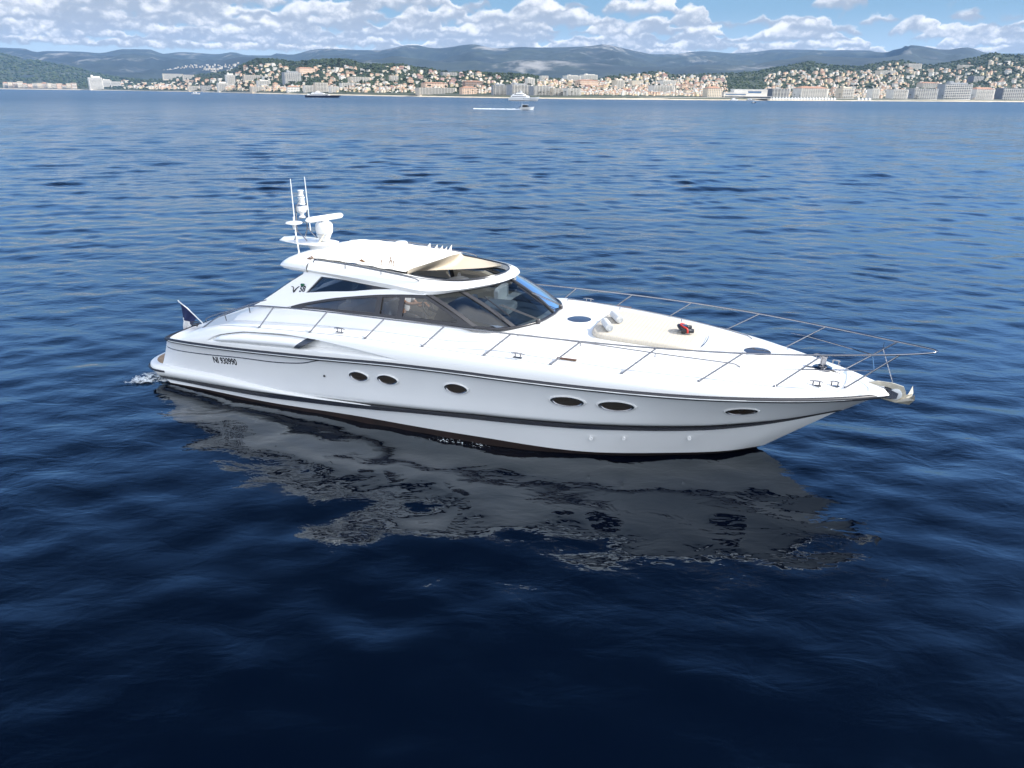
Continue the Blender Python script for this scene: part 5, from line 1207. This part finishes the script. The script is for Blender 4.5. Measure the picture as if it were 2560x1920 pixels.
def tree(kind, u, D, z, hgt, label, group, v=0):
    cr, tr_ = tree_meshes(kind, v); fresh = TV[(kind, v, 'n')] == 0; TV[(kind, v, 'n')] += 1
    rt_ = empty(kind, (bx(u, D), D, z), random.uniform(0, 6.28), label, 'tree', group); s = hgt * random.uniform(.9, 1.1); rt_.scale = (s * random.uniform(.85, 1.2), s, s)
    for src in (cr, tr_):
        o = src if fresh else src.copy()
        if not fresh: COL.objects.link(o)
        o.parent = rt_
random.seed(33)
TZ = [(300, 560, .02, .8, 34, 'between the houses left of the slender white tower'), (600, 960, .02, .95, 90, 'on the wooded hill behind the dark-hulled yacht'), (960, 1330, .02, .95, 62, 'on the hill behind the very long beachfront block'), (1330, 1800, .05, .9, 34, 'in the old town left of the congress hall'), (1930, 2560, .05, .92, 60, 'on the slopes above the hotels on the right')]
for ua, ub, fa, fb, cnt, place in TZ:
    for k in range(cnt):
        u = random.uniform(ua, ub); yt = HILL(u) + 3; ys = hor(u) + 2160 * (CAM_H - 6) / (D0(u) + 60); y = lerp(ys - 1, yt, lerp(fa, fb, random.random()))
        D = solve_D(u, y); kind = random.choices(('pine_tree', 'broadleaf_tree', 'cypress_tree'), (5, 5, 1.3))[0]
        tree(kind, u, D - 2, hill_z(u, D), random.uniform(7, 13) / 2160 * D, {'pine_tree': 'dark round-topped pine %s', 'broadleaf_tree': 'olive-green spreading tree %s', 'cypress_tree': 'slim dark cypress %s'}[kind] % place, {'pine_tree': 'pines %s', 'broadleaf_tree': 'spreading trees %s', 'cypress_tree': 'cypresses %s'}[kind] % place, k % 3)
for ua, ub, cnt, place in ((1145, 1230, 8, 'in front of the red-roofed peach beachfront house'), (1330, 1440, 11, 'in front of the white and cream waterfront hotels'), (1960, 2120, 10, 'along the grand white hotel'), (2250, 2440, 16, 'in front of the grey hotels on the right')):
    for k in range(cnt):
        u = lerp(ua, ub, (k + random.random() * .7) / cnt); D = D0(u) + 38 + random.uniform(0, 5)
        tree('palm_tree', u, D, 4.0, random.uniform(8, 12) / 2160 * D, 'promenade palm %s' % place, 'palms %s' % place, k % 2)
# woods: uncountable crowns on the slopes
wd = MB(); random.seed(9)
ICO = [Vector(q).normalized() for q in ((0,0,1),(.9,0,.45),(.28,.85,.45),(-.72,.52,.45),(-.72,-.52,.45),(.28,-.85,.45),(.72,.52,-.45),(-.28,.85,-.45),(-.9,0,-.45),(-.28,-.85,-.45),(.72,-.52,-.45))]
IF = [(0,1,2),(0,2,3),(0,3,4),(0,4,5),(0,5,1),(1,6,2),(2,7,3),(3,8,4),(4,9,5),(5,10,1),(6,7,2),(7,8,3),(8,9,4),(9,10,5),(10,6,1)]
for (ua, ub, fa, fb, cnt, sz) in ((-100, 330, .02, 1.0, 1500, 1.3), (300, 620, .0, 1.0, 900, 1.0), (600, 980, .0, 1.0, 3600, 1.0), (960, 1340, .0, 1.0, 2200, 1.0), (1330, 1820, .25, 1.0, 1300, .9), (1800, 2700, .12, 1.0, 5200, 1.0)):
    for k in range(cnt):
        u = random.uniform(ua, ub); D = lerp(D0(u) + 60, DH(u) * 1.02, lerp(fa, fb, random.random() ** .8)); x = bx(u, D); z = hill_z(u, D)
        s = sz * random.uniform(2.6, 6.0) / 2016 * D * .62; jit = [random.uniform(.6, 1.25) for _ in ICO]
        wd.add([(x + q.x * s * j, D + q.y * s * j, z + s * .45 + q.z * s * .75 * j) for q, j in zip(ICO, jit)], IF, random.choice((0, 0, 1)))
tag(wd.build('hillside_woods', [LEAFD, LEAFM], smooth=None), 'dense dark green woods covering the coastal hills', kind='stuff')
# white beach tents
TENT = mat('white_tent_cloth', (.74, .74, .73), .8); tm = None
for k in range(26):
    u = 1920 + k * 7.6 if k < 22 else 2140 + (k - 22) * 9; D = D0(u) + 6; s = 5.4 / 2016 * D
    if tm is None:
        b = MB(); b.add([(-.55,-.55,0),(.55,-.55,0),(.55,.55,0),(-.55,.55,0),(-.55,-.55,.5),(.55,-.55,.5),(.55,.55,.5),(-.55,.55,.5),(-.2,-.2,.72),(.2,-.2,.72),(.2,.2,.72),(-.2,.2,.72),(0,0,1.1)], [(0,1,5,4),(1,2,6,5),(2,3,7,6),(3,0,4,7),(4,5,9,8),(5,6,10,9),(6,7,11,10),(7,4,8,11),(8,9,12),(9,10,12),(10,11,12),(11,8,12)])
        o = b.build('beach_tent', TENT, None, smooth=None); tm = o
    else: o = tm.copy(); COL.objects.link(o)
    o.location = (bx(u, D), D, 1.6); o.scale = (s, s, s * 1.1); o.rotation_euler = (0, 0, .2)
    tag(o, 'white pointed tent in the long row on the beach below the grand white hotel', 'tent', 'white pointed tents on the beach')
# ------------------------------------------------------------------ other boats
NAVY = mat('navy_hull_paint', (0.014, 0.018, 0.045), 0.25, coat=.5); BWH = mat('white_boat_paint', (0.76, 0.76, 0.76), 0.35)
def boat_hull(L, B, H, sheer=.25, fore=.9):
    rows = []
    for k in range(25):
        t = k / 24; x = -L / 2 + L * t; hb = B / 2 * (min(1, .86 + t * .5) if t < .5 else max(0.0, 1 - ((t - .5) / .5) ** 2.2)); h = H * (1 + sheer * t * t)
        ov = L * .11 * max(0, (t - .5) * 2)
        rows.append([(x, -hb * .55, -.3), (x + ov * .4, -hb * .86, H * .15), (x + ov, -hb, h), (x + ov, hb, h), (x + ov * .4, hb * .86, H * .15), (x, hb * .55, -.3)])
    m_ = MB(); m_.grid(rows, flip=False); m_.add(rows[0], [(5, 4, 3, 2, 1, 0)]); return m_
def tier(x0, x1, w, z0, z1, rake0=.3, rake1=.8, rnd=.3):
    m_ = MB(); n = 9; rows = []
    for s in (0, 1):
        z = z1 if s else z0; a = x0 + (rake0 if s else 0); e = x1 - (rake1 if s else 0); k = w / 2 * (.92 if s else 1)
        pl = [(a, -k), (lerp(a, e, .75), -k), (lerp(a, e, .92), -k * .7), (e, 0), (lerp(a, e, .92), k * .7), (lerp(a, e, .75), k), (a, k)]; rows.append([(x, y, z) for x, y in pl])
    m_.grid(rows, cv=True); m_.poly3(rows[1]); return m_
def boat_at(name, u, D, rz, label, cat): return empty(name, (bx(u, D), D, 0), rz, label, cat)
# dark-hulled yacht, bow to the right
dy_ = boat_at('superyacht', 795, 985, R(2), 'long dark-blue-hulled superyacht with a white superstructure off the town', 'yacht')
boat_hull(39, 7, 2.5, .15).build('hull', NAVY, dy_, smooth=40)
tier(-17, 12, 6.4, 2.5, 4.2, .8, 5).build('main_deck_house', BWH, dy_, smooth=None); tier(-12, 5, 5.2, 4.2, 5.8, 1.2, 3.5).build('upper_deck_house', BWH, dy_, smooth=None); tier(-7.5, -1, 3.2, 5.8, 7.0, 1.5, 2).build('radar_arch', BWH, dy_, smooth=None)
b = MB(); b.box((-2.5, 0, 3.6), (22, 6.36, .55)); b.build('window_band', WIN, dy_, smooth=None)
b = MB(); b.box((-3, 0, 5.15), (11, 5.06, .5)); b.build('window_band', WIN, dy_, smooth=None)
b = MB(); b.tube([(-4, 0, 7), (-4.6, 0, 8.6)], .12, 6); b.lathe([(.3, 0), (.45, .3), (.2, .6)], (-3.4, 0, 7), 10); b.build('mast', BWH, dy_, smooth=50)
# white superyacht
wy = boat_at('superyacht', 1299, 852, R(-4), 'tall white three-decked superyacht anchored close to the town front', 'yacht')
wy.scale = (1, 1, .84)
boat_hull(29.5, 7, 3.6, .30).build('hull', BWH, wy, smooth=40)
tier(-12.5, 8.5, 6.4, 3.6, 6.0, .4, 2.6).build('main_deck_house', BWH, wy, smooth=None); tier(-11, 4.5, 5.6, 6.0, 8.0, .8, 2.2).build('upper_deck_house', BWH, wy, smooth=None); tier(-7, 1.2, 4.2, 8.0, 9.6, .8, 1.6).build('sun_deck_house', BWH, wy, smooth=None)
for z, L, w in ((4.9, 15, 6.28), (7.1, 10, 5.44)):
    b = MB(); b.box((-3.5, 0, z), (L, w, .7)); b.build('window_band', WIN, wy, smooth=None)
b = MB()
for k in range(6): b.box((1.5 + k * 1.35, 0, 2.4), (.7, 6.66 - k * .22, .5))
b.build('porthole_row', WIN, wy, smooth=None)
b = MB(); b.tube([(-2.2, 0, 9.6), (-3.0, 0, 14.2)], .14, 6); b.lathe([(.6, 0), (.8, .5), (.4, 1.0)], (-1.2, 0, 10.4), 10); b.tube([(-3.4, -1.3, 11.4), (-2.2, 1.3, 11.4)], .10, 6); b.box((-2.5, 0, 10.4), (2.2, 1.8, .5)); b.build('mast', BWH, wy, smooth=50)
# motor boat under way
mb_ = boat_at('motor_boat', 1309, 392, R(-8), 'small white motorboat under way towing a straight white wake', 'boat')
h_ = boat_hull(6.4, 2.3, .95, .45); h_.build('hull', BWH, mb_, smooth=40)
tier(-1.9, 1.5, 1.8, 1.0, 2.15, .15, 1.0).build('wheelhouse', GLASSD, mb_, smooth=None)
b = MB(); b.box((-.5, 0, 2.22), (2.6, 1.75, .12)); b.build('wheelhouse_roof', BWH, mb_, smooth=None)
b = MB(); b.tube([(-2.4, -.8, 1.1), (-2.1, -.8, 2.6), (-2.1, .8, 2.6), (-2.4, .8, 1.1)], .06, 6); b.build('arch', BWH, mb_)
b = MB(); b.box((-3.1, 0, .9), (.5, .5, 1.0)); b.build('outboard_motor', NAVY, mb_, smooth=None)
FOAM = mat('sea_foam', (.72, .76, .80), .9, bump=(6, .05))
def foam(path, widths, h, seed, n=5):
    rnd = random.Random(seed); m_ = MB(); rows = []
    for (x, y), w in zip(path, widths): rows.append([(x + rnd.uniform(-.15, .15) * w, y + w * (j / (n - 1) - .5) * rnd.uniform(.7, 1.25), .004 + h * (math.sin(math.pi * j / (n - 1)) * rnd.uniform(.3, 1.2) if 0 < j < n - 1 else 0)) for j in range(n)])
    m_.grid(rows, flip=True); return m_
x1, y1 = bx(1309, 392), 392
o = foam([(x1 - 2 - k * .62, y1 + k * .075 + .12 * math.sin(k)) for k in range(40)], [2.0 - k * .03 for k in range(40)], .34, 4).build('motorboat_wake', FOAM, None); tag(o, 'straight white foam wake trailing left behind the small motorboat', kind='stuff')
o = foam([(x1 + 3.3 - k * .35, y1 - 1.3 + .1 * k) for k in range(10)], [.5] * 10, .40, 6).build('motorboat_bow_wave', FOAM, None); tag(o, 'white bow wave of the small motorboat', kind='stuff')
# small boats near the shore
def launch(u, D, L, label, rz=0.1, dark=False):
    t = boat_at('launch', u, D, rz, label, 'boat'); boat_hull(L, L * .28, L * .12, .3).build('hull', NAVY if dark else BWH, t, smooth=40); tier(-L * .28, L * .2, L * .2, L * .12, L * .27, .1, L * .09).build('cabin', BWH, t, smooth=None)
    b = MB(); b.box((-L * .04, 0, L * .20), (L * .3, L * .206, L * .05)); b.build('window_band', WIN, t, smooth=None); return t
launch(480, 1400, 13, 'small white launch alone near the left shore', .1)
launch(1829, 1215, 13, 'white launch moored before the congress hall, nearer its left end', .5)
launch(1869, 1240, 12, 'white launch moored before the congress hall, nearer its right end', -.3)
launch(1879, 860, 5, 'tiny dark open boat on the water in front of the congress hall', .2, True)
# foam at the yacht's quarter and along her waterline: thin sheets broken up by a noise mask
def foam_sheet_mat(name, scale, lo, hi, reach):
    m = bpy.data.materials.new(name); m.use_nodes = True; T = NT(m.node_tree); b = T.n['Principled BSDF']; b.inputs['Base Color'].default_value = (.72, .77, .80, 1); b.inputs['Roughness'].default_value = .8
    oc = T.node('ShaderNodeTexCoord').outputs['Object']; x, y, z = T.sep(oc); w = T.node('ShaderNodeUVMap'); gx, gy, _ = T.sep(T.node('ShaderNodeTexCoord').outputs['UV'])
    edge = T.m('MULTIPLY', T.m('MULTIPLY', T.ss(gx, 0, .18), T.ss(gx, 1.0, .55)), T.m('MULTIPLY', T.ss(gy, 0, .25), T.ss(gy, 1, .75)))
    n = T.noise(oc, scale, 6, .62, .6); a = T.ss(T.m('MULTIPLY', n, T.m('MULTIPLY_ADD', edge, .6, .4)), lo, hi); T.put(b.inputs['Alpha'], T.m('MULTIPLY', a, T.ss(edge, 0, .2)))
    bp = T.node('ShaderNodeBump'); bp.inputs['Distance'].default_value = .04; T.put(bp.inputs['Height'], n); T.l.new(bp.outputs[0], b.inputs['Normal'])
    return m
def foam_sheet(name, rows, m, label):
    k, n = len(rows), len(rows[0]); g = MB(); g.grid([[(lambda w: (w.x, w.y, w.z + float(sea_height([w.x], [w.y])[0])))(YM @ Vector(q)) for q in r_] for r_ in rows], flip=True); o = g.build(name, m, None, smooth=60)
    uv = o.data.uv_layers.new(name='UVMap'); vi = [0] * len(o.data.loops); o.data.loops.foreach_get('vertex_index', vi)
    for i, v in enumerate(vi): uv.data[i].uv = ((v // n) / (k - 1), (v % n) / (n - 1))
    return tag(o, label, kind='stuff')
rows = []
for i in range(40):
    t = i / 39; P = []
    for j in range(22):
        s = j / 21; x = lerp(1.05, -.65, t); y = lerp(-1.95, -2.75, t) + (s - .5) * lerp(.8, 1.7, t)
        P.append((x, y, .02 + .10 * (1 - t) * math.sin(math.pi * s) * abs(mnoise.noise(Vector((x * 5, y * 5, 0)))) * 2.2 + .05 * abs(mnoise.noise(Vector((x * 9, y * 9, 3))))))
    rows.append(P)
foam_sheet('stern_foam', rows, foam_sheet_mat('broken_foam', 8.0, .35, .56, 1), 'patch of white foam churned up at the yacht stern corner')
rows = [[(x, -YW(x) - .02 - s * .30, .012 + .03 * (1 - s)) for s in np.linspace(0, 1, 6)] for x in np.linspace(8.7, 11.6, 60)]
foam_sheet('waterline_foam', rows, foam_sheet_mat('waterline_froth', 15.0, .575, .63, 1), 'specks of foam along the yacht waterline')

# ------------------------------------------------------------------ air
hz = MB(); hz.box((0, 5480, 345), (19000, 11560, 692)); hm_ = bpy.data.materials.new('thin_sea_haze'); hm_.use_nodes = True; T = NT(hm_.node_tree); T.n.clear()
pvn = T.node('ShaderNodeVolumePrincipled'); pvn.inputs['Color'].default_value = (0.34, 0.60, 1.0, 1); pvn.inputs['Density'].default_value = 0.000036; pvn.inputs['Anisotropy'].default_value = 0.0
on_ = T.node('ShaderNodeOutputMaterial'); T.l.new(pvn.outputs[0], on_.inputs['Volume'])
tag(hz.build('haze', hm_, smooth=None), 'pale blue haze over the bay', kind='stuff')
